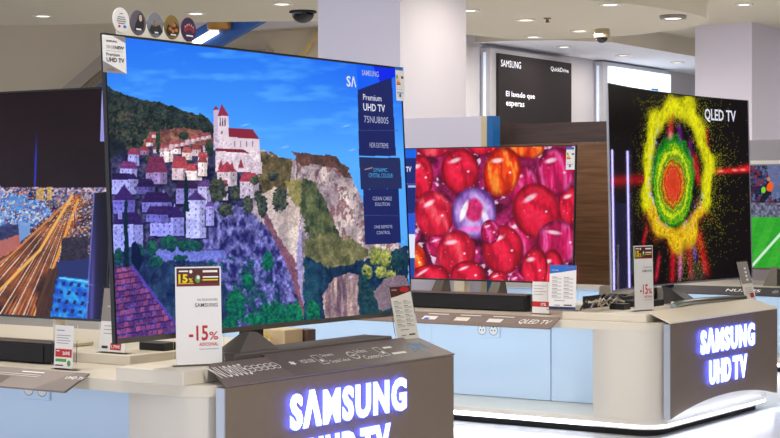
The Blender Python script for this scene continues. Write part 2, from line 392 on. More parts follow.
    for x, y in ((241, 160), (221, 161), (232, 163)): c.poly([(x - 3, y + 8), (x, y - 2), (x + 3, y + 8)], (158, 60, 84))
    for i, (x, y, rx, ry) in enumerate(((218, 190, 9, 13), (235, 193, 5, 8), (248, 205, 5, 9), (254, 180, 5, 5), (258, 196, 4, 6), (226, 210, 8, 7), (262, 206, 5, 12), (280, 200, 8, 12), (273, 176, 5, 5))):
        c.tree(x, y, rx, ry, (30, 40, 52), (96, 104, 78), 120 + i)
    c.poly([(150, 250), (172, 246), (196, 252), (224, 250), (226, 258), (196, 262), (172, 260), (150, 266)], (126, 132, 208), .9, 2, 52)
    c.poly([(112, 256), (138, 244), (160, 262), (188, 260), (206, 262), (230, 292), (236, 334), (176, 338), (134, 268)], c.mix((20, 34, 72), (54, 84, 112), rk2 * 1.6 - .3), 1, 3, 53)
    for i, (x, y, rx, ry) in enumerate(((169, 243, 9, 8), (186, 246, 9, 6), (152, 248, 6, 8), (196, 246, 6, 5), (180, 258, 8, 3), (118, 256, 4, 9), (138, 254, 6, 10), (156, 262, 8, 6))):
        c.tree(x, y, rx, ry, (14, 50, 70), (38, 116, 82), 140 + i)
    for x, y0, y1 in ((126, 196, 268), (186, 172, 212)):
        c.poly([(x - 2.6, y1), (x - 1.6, y0 + 8), (x, y0), (x + 1.8, y0 + 8), (x + 3, y1)], (12, 42, 58), 1, 1.2, 60)
    c.poly([(132, 244), (136, 240), (144, 260), (138, 272), (131, 262)], (14, 30, 64), 1, 1.5, 61)
    for i, (x, y, rx, ry) in enumerate(((236, 306, 10, 16), (274, 316, 16, 14), (294, 316, 10, 14), (313, 314, 7, 14), (254, 322, 12, 9), (248, 282, 6, 9), (268, 262, 6, 10), (230, 324, 8, 8))):
        c.tree(x, y, rx, ry, (8, 62, 70), (26, 142, 84), 160 + i)
    # tiled roof in the lower left corner
    rp = [(113, 269), (122, 268), (132, 267), (140, 277), (174, 322), (176, 345), (112, 346)]
    rm = c.inpoly(rp); rows = (Y - 262 + (X - 115) * .16) / 6.2; ri = np.floor(rows); bx = np.floor((X + ri * 3.1) / 5.0)
    h = np.mod(np.sin(ri * 12.9 + bx * 78.2) * 43758.5, 1); fr = rows - ri
    tiles = c.mix((84, 48, 104), (176, 84, 112), h); c.put(rm, tiles); c.put(rm & (fr > .76), (44, 34, 96)); c.put(rm & (np.mod((X + ri * 3.1) / 5.0, 1) > .86), (60, 40, 112), .7)
    c.put(rm & (N(3, 3, 66) > .64), (112, 92, 176), .6)
    c.line([(132, 266), (176, 325)], 1.5, (96, 70, 172), .9); c.poly([(236, 334), (246, 322), (258, 334)], (92, 60, 140))
    # blue evening cast over the shaded foot of the hill is part of the picture shown
    land = hm | cm | c.inpoly([(104, 150), (262, 150), (408, 240), (408, 350), (104, 350)])
    g1 = N(1.5, 1.5, 71, 2); g2 = N(8, 8, 72, 2)
    c.C = np.where(land[..., None], np.clip(c.C * (.78 + .42 * g1 + .2 * (g2 - .5))[..., None], 0, 1), c.C)
    sat = np.clip((Y - 170) / 90, 0, 1) * np.clip((330 - X) / 60, 0, 1) * land; c.C = np.clip(c.C * (1 + sat[..., None] * np.array([-.10, -.06, .05])), 0, 1)
    # menu
    c.poly([(356, 60), (404, 64), (404, 262), (400, 262), (397, 156), (357, 140)], (24, 104, 240), .0)
    c.poly([(356.5, 62), (404, 66), (404, 78), (391.6, 78), (357.6, 92)], (16, 92, 240)); c.poly([(372, 64), (404, 66), (404, 74), (391.6, 78), (380, 82)], (8, 38, 228))
    nv, nv2 = (30, 38, 96), (38, 46, 92)
    c.poly([(357.6, 90), (391.6, 77.5), (396, 156), (359, 156)], nv); c.poly([(359, 157), (400, 158), (402, 188.5), (361, 189.5)], nv2)
    c.poly([(363, 189.5), (398.6, 188.6), (401, 243), (365, 244.5)], nv)
    for y in (130.5, 215.5): c.line([(360, y), (398, y)], .35, (72, 80, 140), .8)
    c.line([(365, 169.5), (372, 167.8)], .6, (180, 150, 130), .9)
    return c.C

def paint_city(X, Y):
    c = Canvas(X, Y); N = c.noise
    c.C = c.mix((20, 8, 12), (34, 16, 20), N(30, 30, 2))
    c.put(np.exp(-((X - 36 - (Y - 150) * -.03) / 1.0) ** 2) * np.clip((Y - 128) / 30, 0, 1) * (Y < 190), (44, 58, 224), .9)
    ground = Y > 187.5
    sp = N(2.2, 1.6, 5, 2); sp2 = N(5, 3, 6, 3)
    c.put(ground, c.mix((26, 20, 44), (96, 78, 96), sp2 * 1.6 - .3))
    fog = np.clip((205 - Y) / 16, 0, 1) * ground
    c.put(fog * (sp > .42), (150, 150, 214), .8); c.put(fog * (sp > .62), (236, 206, 190), .9)
    blue = c.inpoly([(-60, 192), (40, 194), (52, 214), (30, 228), (0, 238), (-60, 250)], 3, 7)
    c.put(blue, c.mix((30, 60, 130), (120, 176, 240), N(3, 3, 8, 3) * 1.8 - .4)); c.put(blue & (N(2, 2, 9, 2) > .66), (220, 230, 250), .8)
    for x, y, w, h, col in ((36, 188, 8, 12, (196, 156, 82)), (47, 187, 5, 13, (206, 168, 92)), (-4, 186, 5, 18, (130, 130, 230)), (10, 196, 14, 14, (74, 140, 210)), (28, 192, 8, 8, (30, 34, 80)), (-20, 200, 18, 18, (60, 100, 180))):
        c.poly([(x, y), (x + w, y), (x + w, y + h), (x, y + h)], c.mix(tuple(v * .75 for v in col), tuple(min(255, v * 1.2) for v in col), sp))
    gl2 = N(1.3, 1.1, 61, 1); c.put(ground & (gl2 > .80), (240, 206, 160), .8); c.put(ground & (gl2 < .2), (70, 120, 220), .7); c.put(ground & (N(1.6, 1.2, 63, 1) > .84), (220, 110, 60), .8)
    # avenue with light trails running to the horizon
    road = [(70, 196), (77, 194), (86, 200), (60, 258), (44, 316), (40, 340), (-80, 340), (-60, 300), (28, 240), (56, 214)]
    c.poly(road, c.mix((44, 20, 20), (150, 80, 44), N(14, 10, 12, 3) * 1.6 - .3), 1)
    vx, vy = 76, 190; ang = np.arctan2(X - vx, Y - vy + 1e-6)
    tr = np.interp(np.mod(ang * 34, 1), [0, .25, .5, 1], [0, 1, 0, 0])
    rm = c.inpoly(road); bk = np.clip(N(26, 18, 41, 3) * 3 - .9, 0, 1); c.put(rm * tr * bk, (238, 176, 110), .8); c.put(rm * (np.mod(ang * 21 + .4, 1) > .82) * bk, (190, 64, 44), .7); c.put(rm * (np.mod(ang * 13 + .1, 1) > .9), (250, 236, 220), .8)
    c.line([(72, 196), (40, 250), (-6, 296)], 1.6, (246, 186, 92), .9); c.line([(78, 200), (56, 260), (34, 316)], 1.5, (240, 160, 70), .9); c.line([(64, 205), (10, 256), (-40, 290)], 1.2, (210, 130, 70), .9)
    for i in range(60):
        x = 60 + (i * 53) % 34; y = 200 + (i * 29) % 60; c.ell(x, y, 1.8, 1.0, ((250, 200, 120), (120, 180, 250), (250, 120, 70), (240, 240, 240))[i % 4], .85, 0, .7)
    c.poly([(-60, 238), (10, 224), (30, 226), (22, 244), (-30, 268), (-60, 268)], c.mix((26, 22, 52), (66, 80, 140), sp2)); c.poly([(-40, 256), (20, 234), (22, 246), (-30, 276)], (206, 110, 90), .8, 2, 14)
    c.poly([(18, 222), (30, 222), (30, 234), (20, 242)], (120, 160, 220), .9)
    c.poly([(62, 238), (88, 236), (88, 262), (60, 262)], c.mix((18, 16, 34), (70, 60, 84), sp)); c.poly([(56, 262), (96, 258), (90, 280), (58, 276)], (34, 44, 104))
    bl = c.inpoly([(56, 276), (92, 280), (92, 340), (46, 340)]); c.put(bl, c.mix((14, 70, 190), (50, 170, 246), N(5, 5, 16, 2) * 1.6 - .3))
    gx = np.mod(X + Y * .25, 8); gy = np.mod(Y - X * .1, 9); c.put(bl & (gx > 4.5) & (gy > 5), (16, 26, 84), .85)
    c.poly([(36, 300), (50, 268), (58, 268), (48, 330), (34, 330)], (58, 34, 30), .85, 2, 18)
    c.line([(60, 278), (90, 282)], 1.0, (110, 220, 250), .9)
    gl = c.inpoly([(94, 193), (125, 190), (125, 345), (86, 345)]); gt = np.clip((X - 86) / 26, 0, 1)
    c.put(gl, c.mix((44, 40, 104), (12, 10, 26), gt * 1.3 + (N(20, 60, 31, 2) - .5) * .5)); c.put(gl * np.exp(-((X - 94 + (Y - 230) * .03) / 2.2) ** 2) * np.clip((Y - 200) / 90, 0, 1), (104, 98, 190), .6); c.line([(94, 193), (86, 325)], .8, (110, 120, 210), .7)
    c.ell(88, 284, 9, 1.0, (130, 170, 250), .6, .25, .9); c.ell(87, 283, 1, 7, (130, 170, 250), .6, .2, .9)
    return c.C

def paint_candy(X, Y):
    c = Canvas(X, Y); N = c.noise; n = N(9, 9, 3, 3)
    c.C = c.mix((70, 2, 36), (206, 40, 120), n * 1.9 - .5)
    c.put(np.clip((N(7, 7, 5, 3) - .64) * 14, 0, 1), (236, 214, 240), .85)
    L = ((434, 146, 18, 11, 0, 1), (483, 145, 15, 10, 0, 0), (526, 146, 18, 12, .2, 2), (571, 206, 13, 20, 0, 0), (546, 200, 14, 20, 0, 3), (420, 177, 13, 22, 0, 0), (522, 186, 15, 20, .2, 3), (460, 171, 18.5, 22, 0, 0), (502, 172, 18, 24, .25, 2), (556, 172, 19, 24, .1, 3),
         (414, 262, 12, 18, 0, 2), (434, 215, 18.5, 24, -.2, 1), (520, 236, 18, 20, 0, 3), (536, 211, 23, 27, -.2, 0), (474, 213, 21.5, 25, 0, 4), (560, 242, 23, 20, .5, 3), (438, 246, 12, 11, 0, 3), (456, 253, 19, 22, .2, 1), (503, 250, 20, 24, 0, 0), (490, 232, 9, 12, 0, 3),
         (551, 272, 12, 22, .1, 0), (534, 270, 13, 22, .15, 0), (428, 279, 21, 14, -.2, 0), (468, 275, 17, 14, 0, 0), (498, 281, 10, 10, 0, 0), (517, 284, 8, 12, 0, 3), (403, 230, 8, 16, 0, 2))
    for i, (x, y, rx, ry, rot, k) in enumerate(L):
        rx *= 1.06; ry *= 1.06; r = c.ellr(x, y, rx, ry, rot); m = np.clip((1 - r) / .08, 0, 1)
        st = N(4 + i % 3, 22, 30 + i, 3); a = rot - .5; q = ((X - x) * cos(a) + (Y - y) * sin(a)) / rx
        sw = .5 + .5 * np.sin(q * 6 + st * 5 + ((Y - y) / ry) ** 2 * 2.2 + i)
        lo, hi, hi2 = {0: ((168, 4, 34), (232, 24, 62), (248, 70, 96)), 1: ((190, 10, 50), (228, 30, 60), (250, 116, 124)), 2: ((206, 24, 10), (240, 70, 16), (252, 186, 60)), 3: ((150, 6, 62), (214, 24, 96), (240, 120, 190)), 4: ((120, 60, 170), (206, 170, 238), (250, 246, 255))}[k]
        c.put(m, c.mix(lo, hi, 1.1 - r * r * 1.1)); c.put(m * np.clip(sw * 2.6 - 1.7, 0, 1), hi2, .7 if k in (1, 2, 3) else .3); c.put(m * np.clip(.35 - sw, 0, 1) * 1.6, tuple(v * .55 for v in lo), .7)
        c.put(m * np.clip((r - .78) / .2, 0, 1), tuple(v * .5 for v in lo), .75)
        if k == 4:
            c.ell(x, y - 3, rx * .45, ry * .5, c.mix((170, 10, 70), (236, 60, 130), N(2, 2, 9)), .95, 0, .25); c.ell(x - 10, y - 2, 3.4, 13, (252, 250, 255), .9, .35, .4)
            c.ell(x, y + 16, rx * .8, 3.4, (246, 110, 200), .9, 0, .5); c.ell(x + 11, y + 4, 4, 9, (250, 240, 255), .8, -.3, .5)
        else:
            c.ell(x - rx * .25, y - ry * .45, rx * .42, ry * .13, (255, 226, 236), .85, rot - .35, .6); c.ell(x + rx * .42, y + ry * .02, 1.8, 1.5, (255, 240, 250), .9, 0, .7)
            for j in range(5): c.ell(x + rx * .7 * cos(i + j * 1.9), y + ry * .7 * sin(i * 2 + j * 2.3), .8, .8, (255, 200, 215), .7, 0, .8)
    c.C = np.clip(c.C * (.86 + .26 * N(4, 4, 91, 3))[..., None], 0, 1)
    # menu column on the left edge of the screen
    lm = X < 416 - (Y - 150) * .012
    c.put(lm, (26, 40, 112)); c.put(lm & (Y < 158), (20, 96, 226)); c.put(lm & (Y > 213) & (Y < 234), (36, 84, 206)); c.put(lm & (Y >= 234) & (Y < 258), (214, 226, 250)); c.put(lm & (Y >= 258), (30, 70, 150))
    c.put(lm & (np.abs(Y - 184) < .5), (90, 110, 190)); c.put(lm & (X > 408) & (np.abs(Y - 186.5) < .9), (170, 180, 230))
    return c.C

def paint_powder(X, Y):
    c = Canvas(X, Y); N = c.noise
    c.C = np.zeros(X.shape + (3,)) + np.array([17, 13, 14]) / 255
    x0, y0 = 677, 172; th = np.arctan2((Y - y0) / 2.2, X - x0); r = np.hypot(X - x0, (Y - y0) / 2.2)
    fine = np.random.RandomState(4).rand(*X.shape); j = N(1.1, 1.6, 7, 2); k = np.cos(th); s_ = np.sin(th)
    tn = .5 + .25 * np.sin(th * 5 + 1) + .25 * np.sin(th * 11 + 2.4)
    # glowing red bands to both sides
    for (xa, xb, y, w, a) in ((706, 760, 172, 3.2, .95), (600, 662, 182, 6, .6), (735, 760, 168, 3.4, .8)):
        c.put(np.exp(-((Y - y - (X - xa) * -.06) / w) ** 2) * np.clip((X - xa) / 12, 0, 1) * np.clip((xb - X) / 8, 0, 1), (232, 24, 30), a)
    for x in (721, 735, 743): c.ell(x, 172 - (x - 706) * .06, 4.5, 2, (255, 150, 150), .9, 0, .8)
    # red and violet streaks below and above
    for i, (x, x2, ya, yb, w, col) in enumerate(((674, 672, 226, 288, 3, (220, 22, 40)), (681, 680, 226, 284, 2.2, (240, 120, 200)), (686, 692, 226, 284, 2.5, (190, 20, 50)), (697, 708, 226, 280, 4, (214, 24, 32)), (660, 655, 250, 286, 2, (214, 30, 60)), (690, 697, 228, 266, 2, (80, 40, 200)),
                                              (671, 670, 100, 146, 3.2, (226, 30, 40)), (678, 682, 120, 150, 2.4, (110, 30, 140)), (693, 700, 150, 190, 3.4, (226, 26, 32)), (690, 690, 135, 170, 2.4, (120, 30, 120)), (706, 708, 124, 156, 2.2, (190, 18, 34)), (648, 640, 220, 262, 2, (200, 20, 40)))):
        t = np.clip((Y - ya) / (yb - ya), 0, 1); xc = x + (x2 - x) * t
        c.put(np.exp(-((X - xc) / w) ** 2) * np.clip((Y - ya) / 8, 0, 1) * np.clip((yb - Y) / 10, 0, 1) * (.45 + .8 * j), col, .95)
    # yellow ring of powder
    j2 = N(2.2, 5, 17, 3); rr = 30 + 4 * (tn - .5) + 5 * (N(12, 20, 19, 2) - .5); wd = 4.6 + 4.2 * tn
    d = np.exp(-((r - rr) / wd) ** 2)
    c.put(np.clip(d * 2.3 - j2 * 1.5 - (fine - .5) * .5, 0, 1), c.mix((130, 128, 0), (250, 244, 20), j2 * 1.9 - .25 + (fine - .5) * .5), 1)
    far = np.exp(-np.maximum(r - rr, 0) / np.where(k > 0, 7.5, 4.5)) * (r > rr - 4) * (.4 + tn)
    c.put((far * .62 > fine) & (j > .40), (206, 206, 16), .8); c.put((np.exp(-np.maximum(rr - r, 0) / 3.2) * .7 > fine) & (r < rr) & (r > 20), (216, 210, 30), .7)
    c.put(np.clip(np.exp(-((r - rr + 4) / 3) ** 2) * (j > .5) * ((k < -.6) | ((s_ > .35) & (np.abs(k) > .25))) * np.clip(j2 * 3 - 1.2, 0, 1), 0, 1), (206, 212, 255), .95); c.put(np.exp(-((X - 690) / 3.0) ** 2 - ((Y - 172) / 7) ** 2) * (j > .4), (250, 200, 230), .9)
    c.put(np.exp(-((X - 670.5) / 2.0) ** 2 - ((Y - 136) / 5) ** 2), (250, 170, 180), .9)
    c.put((d * .5 > fine) & (s_ > .5), (230, 60, 40), .6)
    # coloured eye in the middle
    x1, y1 = 673, 184; q = np.hypot((X - x1), (Y - y1) / 2.1) + (j2 - .5) * 3.6 + (fine - .5) * .9
    c.put(q < 20.5, (22, 120, 22), .95); c.put((q < 19.5) & (fine > .35), c.mix((40, 150, 20), (170, 206, 20), j * 1.6 - .2)); c.put(q < 16, c.mix((140, 190, 16), (236, 236, 30), j * 1.6 - .2)); c.put(np.abs(q - 13.2) < .9, (60, 120, 40), .7)
    c.put(q < 11.5, (228, 196, 24)); c.put(np.abs(q - 11) < .8, (120, 60, 20), .8); c.put(q < 10, c.mix((206, 90, 20), (240, 150, 40), j)); c.put(np.abs(q - 8.2) < .8, (170, 40, 20), .8); c.put(q < 7, c.mix((200, 40, 30), (236, 90, 50), j)); c.put(q < 2.6, (206, 60, 30))
    c.put((np.abs(q - 21.5) < 2.2) & (fine > .5) & (s_ < .2), (30, 170, 40), .8)
    return c.C

def paint_football(X, Y):
    c = Canvas(X, Y); N = c.noise
    g = np.floor((X + Y * .4) / 9) % 2; c.C = c.mix((34, 150, 40), (66, 178, 54), g * .35 + N(6, 3, 2) * .8)
    up = Y < 217; c.put(up, c.mix((18, 20, 40), (64, 76, 120), N(3, 3, 5, 3) * 1.6 - .3)); q = N(2.4, 2.2, 7, 2)
    c.put(up & (q > .62), (150, 36, 56), .85); c.put(up & (q < .3), (112, 124, 160), .7); c.put((Y > 186) & (Y < 192), (24, 30, 60), .7)
    c.poly([(766, 160), (800, 160), (800, 192), (772, 200)], (110, 130, 176), .7); c.put((Y > 203) & up, c.mix((20, 24, 44), (190, 196, 220), N(2, 2, 9)), .9)
    c.ell(770, 187, 3.6, 6, (236, 96, 30), 1, .3, .2); c.ell(768.6, 179, 1.8, 2.2, (190, 130, 100)); c.poly([(764, 190), (772, 192), (764, 203), (759, 202)], (24, 28, 40)); c.ell(763.5, 190, 2.4, 3.4, (120, 210, 40))
    c.line([(800, 212), (752, 266)], 1.5, (214, 240, 220), .95)
    return c.C

# ------------------------------------------------------------------ televisions (root at the middle of the stand, screen towards local -y)
def make_tv(name, label, w, h, zb, tilt, loc, rz, paint, n=(420, 240), bezel=.008, chin=.0, chinmat=None, edge=BLACK, sag=0.0, texts=(), smat=None, group=None, thick=.012, backm=None):
    """zb: height of the set's lower edge above the root"""
    root = thing(name, label, 'television', loc, rz, group)
    st, ct = sin(tilt), cos(tilt)
    def P(x, z, y=0.0):                      # panel point: x across, z up the panel, y behind the glass
        y2 = y + sag * (1 - (2 * x / w) ** 2)
        return (x, z * st + y2 * ct, zb + z * ct - y2 * st)
    def slab(mb, x0, z0, x1, z1, ya, yb, m, nx=1):
        xs = np.linspace(x0, x1, nx + 1)
        for a, b in zip(xs[:-1], xs[1:]):
            V = [P(a, z0, ya), P(b, z0, ya), P(b, z1, ya), P(a, z1, ya), P(a, z0, yb), P(b, z0, yb), P(b, z1, yb), P(a, z1, yb)]
            Fs = [(0, 1, 2, 3), (7, 6, 5, 4), (1, 0, 4, 5), (3, 2, 6, 7)]
            if a == xs[0]: Fs.append((0, 3, 7, 4))
            if b == xs[-1]: Fs.append((2, 1, 5, 6))
            mb.add(V, Fs, m)
    nx = 24 if sag else 1
    b = MB(); slab(b, -w / 2, 0, w / 2, h, .002, thick, backm or BLACK, nx); slab(b, -w * .36, h * .1, w * .36, h * .72, thick, thick + .03, BLACKM, nx)
    b.build('rear_casing', root, False)
    f = MB()
    slab(f, -w / 2, 0, -w / 2 + bezel, h, -.003, .0019, edge, 1); slab(f, w / 2 - bezel, 0, w / 2, h, -.003, .0019, edge, 1)
    slab(f, -w / 2 + bezel, h - bezel, w / 2 - bezel, h, -.003, .0019, edge if not sag else BLACK, nx)
    slab(f, -w / 2 + bezel, 0, w / 2 - bezel, max(chin, bezel), -.003, .0019, chinmat or edge, nx)
    f.build('frame', root, False)
    # screen: a fine grid that carries the picture
    NX, NZ = n; x0, x1, z0, z1 = -w / 2 + bezel, w / 2 - bezel, max(chin, bezel), h - bezel
    xs = np.linspace(x0, x1, NX); zs = np.linspace(z0, z1, NZ); GX, GZ = np.meshgrid(xs, zs)
    yy = sag * (1 - (2 * GX / w) ** 2) - .001
    V = np.stack([GX, GZ * st + yy * ct, zb + GZ * ct - yy * st], -1)
    Mw = np.array(Matrix.Translation(loc) @ Matrix.Rotation(rz, 4, 'Z')); Wd = V @ Mw[:3, :3].T + Mw[:3, 3]
    PX, PY = proj(Wd); Cc = np.clip(paint(PX, PY), 0, 1)
    idx = np.arange(NX * NZ).reshape(NZ, NX)
    Fq = np.stack([idx[:-1, :-1], idx[:-1, 1:], idx[1:, 1:], idx[1:, :-1]], -1).reshape(-1, 4)
    tv, tf, tm = [], [], []; mats = [smat]
    # lettering shown on the screen, laid a hair above the glass
    Amat = []; rhs = []
    cs = [(0, 0), (0, -1), (-1, 0), (-1, -1)]
    for (i, j) in cs:
        X, Y, u, v = PX[i, j], PY[i, j], GX[i, j], GZ[i, j]
        Amat += [[X, Y, 1, 0, 0, 0, -u * X, -u * Y], [0, 0, 0, X, Y, 1, -v * X, -v * Y]]; rhs += [u, v]
    Hh = np.linalg.solve(np.array(Amat), np.array(rhs))
    def uv(px, py):
        d = Hh[6] * px + Hh[7] * py + 1; return (Hh[0] * px + Hh[1] * py + Hh[2]) / d, (Hh[3] * px + Hh[4] * py + Hh[5]) / d
    base = NX * NZ
    for (body, xa, ya, xb, yb, m, bold) in texts:      # picture coordinates of the lower-left and upper-right corner of the line
        ua, va = uv(xa, ya); ub, vb = uv(xb, yb); gv, gf = text_geo(body, bold)
        if m not in mats: mats.append(m)
        for p in gv: tv.append(P(ua + (ub - ua) * p[0], va + (vb - va) * p[1], -.0022))
        for q in gf: tf.append(tuple(k + base for k in q)); tm.append(mats.index(m))
        base += len(gv)
    me = bpy.data.meshes.new('screen')
    me.from_pydata([tuple(p) for p in V.reshape(-1, 3)] + tv, [], [tuple(q) for q in Fq.tolist()] + tf)
    me.polygons.foreach_set('material_index', [0] * len(Fq) + tm)
    me.polygons.foreach_set('use_smooth', [True] * len(Fq) + [False] * len(tf))
    at_ = me.color_attributes.new('picture', 'FLOAT_COLOR', 'POINT')
    buf = np.zeros((len(me.vertices), 4)); buf[:, 3] = 1; buf[:NX * NZ, :3] = srgb(np.clip(Cc, 0, .9999)).reshape(-1, 3); buf[NX * NZ:, :3] = .7
    at_.data.foreach_set('color', buf.ravel().astype(np.float32))
    for m in mats: me.materials.append(m)
    me.update(); so = bpy.data.objects.new('screen', me); COL.objects.link(so); so.parent = root
    return root, P, uv

TOPZ = .538; SLABZ = .575; SLAB1 = .585
ZT = lambda z, base: z - base
# big television with the village picture
t1, P1, uv1 = make_tv('television', 'largest television, showing a cliffside village with a church under blue sky', 1.674, .968, .6736 - SLAB1, radians(3.0), (-3.647, 4.722, SLAB1), radians(90), paint_village, (640, 400), .0075, .017, TITAN, BLACK, 0,
    (('S', 346.5, 86.5, 350.2, 76.2, GLOWT, .02), ('\u039b', 351, 86.8, 355.6, 76.8, GLOWT, .02),
     ('SAMSUNG', 361.8, 75.4, 378.3, 71.6, GLOWD, .01), ('Premium', 363, 99.9, 381, 95.6, GLOWT, 0), ('UHD TV', 363.2, 110.6, 384.6, 105.0, GLOWT, .015), ('75NU8005', 364, 122.4, 388, 117.4, GLOWD, 0),
     ('HDR EXTREME', 369.5, 147.4, 388, 143.4, GLOWD, 0), ('DYNAMIC', 373.5, 171.8, 387, 168.2, GLOWC, 0), ('CRYSTAL COLOUR', 368.5, 177.4, 392.5, 173.6, GLOWC, 0),
     ('CLEAN CABLE', 372.5, 200.4, 391.5, 196.6, GLOWD, 0), ('SOLUTION', 374.8, 206.0, 389.5, 202.4, GLOWD, 0), ('ONE REMOTE', 374, 228.6, 392, 225.0, GLOWD, 0), ('CONTROL', 376.5, 234.4, 390, 230.8, GLOWD, 0)), screen_mat('village_screen', 1.06, .18, .2))
b = MB(); b.box((-.17, .012, .001), (-.08, .05, .16), STANDD, .002)
b.hull([(-.35, -.10, .0305), (-.14, -.10, .0305), (-.14, .0, .0305), (-.35, .0, .0305)], [(-.215, -.03, .086), (-.172, -.03, .086), (-.172, .0, .086), (-.215, .0, .086)], STANDM)
b.build('stand_neck', t1, False)
b = MB(); b.box((-.40, -.122, .001), (.52, .0, .030), STANDM, .004); b.build('stand_base', t1, False, .002)
# strip of film badges along the top edge
cols = (((236, 230, 226), (120, 120, 130), (30, 130, 210)), ((96, 88, 100), (30, 24, 32), (206, 176, 160)), ((122, 124, 130), (40, 38, 40), (170, 120, 70)), ((130, 104, 52), (44, 30, 22), (186, 110, 60)), ((58, 30, 74), (140, 44, 60), (220, 190, 170)))
topper = MB(); ztop = .968
TS, TC = sin(radians(3)), cos(radians(3))
def pl(x, z, y=-.006): return Vector((x, z * TS + y * TC, (.6736 - SLAB1) + z * TC - y * TS))
RU = (Vector((1, 0, 0)), Vector((0, TS, TC)))
BC = [uv1(px, py) for px, py in ((124.2, 19.6), (141.2, 22.2), (158.5, 24.6), (175.2, 26.7), (191.8, 29.1))]
bl_, br_ = BC[0][0] - .02, BC[4][0] + .02; zl_, zr_ = BC[0][1], BC[4][1]; topper.add([pl(bl_, ztop - .012, .016), pl(br_, ztop - .012, .016), pl(br_, zr_, .016), pl(bl_, zl_, .016), pl(bl_, ztop - .012, .018), pl(br_, ztop - .012, .018), pl(br_, zr_, .018), pl(bl_, zl_, .018)],
           [(0, 1, 2, 3), (7, 6, 5, 4), (0, 4, 5, 1), (1, 5, 6, 2), (2, 6, 7, 3), (3, 7, 4, 0)], CARDC)
tp = topper.build('badge_strip', t1, False)
blob = [mat('badge_%d_%d' % (i, j), cc, .5, noise=.25 if i else 0, nscale=60) for i, c3 in enumerate(cols) for j, cc in enumerate(c3)]
for i, (xb, zbd) in enumerate(BC):
    m = MB(); o = pl(xb, zbd, .012); ob = pl(xb, zbd, .0155); k1, k2, k3 = blob[i * 3:i * 3 + 3]
    rx, ry = .037, .040; RU = (Vector((.66, 0, 0)), Vector((0, TS, TC)) * .68)
    nrm = Vector((0, -TC, TS)); seg = 32
    ring = [(rx / .66 * cos(2 * pi * q / seg), ry / .68 * sin(2 * pi * q / seg)) for q in range(seg)]
    fr = [o + RU[0] * p[0] + RU[1] * p[1] for p in ring]; bk = [ob + RU[0] * p[0] + RU[1] * p[1] for p in ring]
    m.hull(bk, fr, k1); o2 = o + nrm * .0015
    if i == 0:
        for q, (hh, ww) in enumerate(((.03, .024), (.014, .05), (.004, .06), (-.006, .066), (-.016, .05))): m.rect(o2, *RU, -ww / 2, hh - .002, ww / 2, hh + .002, k2)
        m.disc(o2, *RU, .022, -.03, .011, .007, k3); m.disc(o2, *RU, -.016, -.03, .008, .006, RED)
    elif i == 1:
        m.flat(o2, *RU, [(-.03, -.04), (-.02, -.005), (-.002, .02), (.004, .04), (.02, .046), (.036, .03), (.04, -.005), (.034, -.035)], k2); m.disc(o2 + nrm * .001, *RU, .014, .022, .011, .016, k3); m.rect(o2 + nrm * .001, *RU, -.02, -.036, .016, -.028, CARD)
    elif i == 2:
        m.flat(o2, *RU, [(-.05, -.03), (-.03, .0), (-.01, -.01), (0, .022), (.012, -.005), (.03, .004), (.05, -.03), (.03, -.044), (-.03, -.044)], k2); m.disc(o2 + nrm * .001, *RU, -.002, .004, .008, .012, k3); m.rect(o2 + nrm * .001, *RU, -.012, -.04, .014, -.033, CARD)
    elif i == 3:
        m.flat(o2, *RU, [(-.05, -.02), (-.03, .012), (0, -.004), (.02, .026), (.05, .0), (.044, -.03), (0, -.046), (-.036, -.04)], k2)
        for dx, dy in ((-.02, -.01), (.012, .01), (.026, -.014), (0, -.02)): m.disc(o2 + nrm * .001, *RU, dx, dy, .011, .009, k3)
        m.rect(o2 + nrm * .0015, *RU, -.018, -.041, .02, -.034, CARD)
    else:
        for dx, dy in ((-.03, 0), (-.015, .008), (0, .012), (.016, .008), (.03, 0)): m.disc(o2, *RU, dx, dy, .011, .016, k2); m.disc(o2 + nrm * .001, *RU, dx, dy + .012, .004, .005, k3)
        m.rect(o2 + nrm * .001, *RU, -.026, -.035, .026, -.028, CARD)
    bo = m.build('badge', tp, False)
    bo['label'] = ('round white badge with printed lines', 'round badge with a dark-haired figure in black', 'round grey badge with a lone figure', 'round yellow and brown badge', 'round purple badge with a row of figures')[i]
# corner sticker and energy label
RU = (Vector((1, 0, 0)), Vector((0, TS, TC)))
sa, sb = uv1(100.6, 34.6), uv1(125.4, 74.2); SW, SH = (sb[0] - sa[0]) / .131, (sa[1] - sb[1]) / .174; RU = (Vector((SW, 0, 0)), Vector((0, TS, TC)) * SH); m = MB(); o = pl(max(sa[0], -.850), sb[1], -.0062); S = lambda x0, y0, x1, y1, mm, dz=.0: m.rect(o + Vector((0, -.0006 * dz, 0)), *RU, x0, y0, x1, y1, mm)
m.flat(o, *RU, [(0, 0), (.131, -.0), (.131, .174), (0, .174)], CARD); m.flat(o + Vector((0, -.0006, 0)), *RU, [(0, 0), (.131, -.0), (0, .052)], CARDG); m.flat(o + Vector((0, -.0006, 0)), *RU, [(.06, .172), (.131, .174), (.131, .145)], CARDG)
o3 = o + Vector((0, -.0012, 0))
m.text('SAMSUNG', o3, *RU, .02, .143, .062, .009, INK, .02); m.text('2018', o3, *RU, .02, .112, .045, .016, INKG); m.text('NEW', o3, *RU, .068, .112, .052, .016, INK, .03); m.rect(o3, *RU, .02, .101, .115, .1025, INKG)
m.text('Premium', o3, *RU, .02, .078, .075, .015, INK, .01); m.text('UHD TV', o3, *RU, .02, .05, .1, .021, INK, .03); m.text('SAMSUNG', o3, *RU, .02, .012, .045, .006, INK); m.build('corner_sticker', t1, False)['label'] = 'white and grey corner sticker'
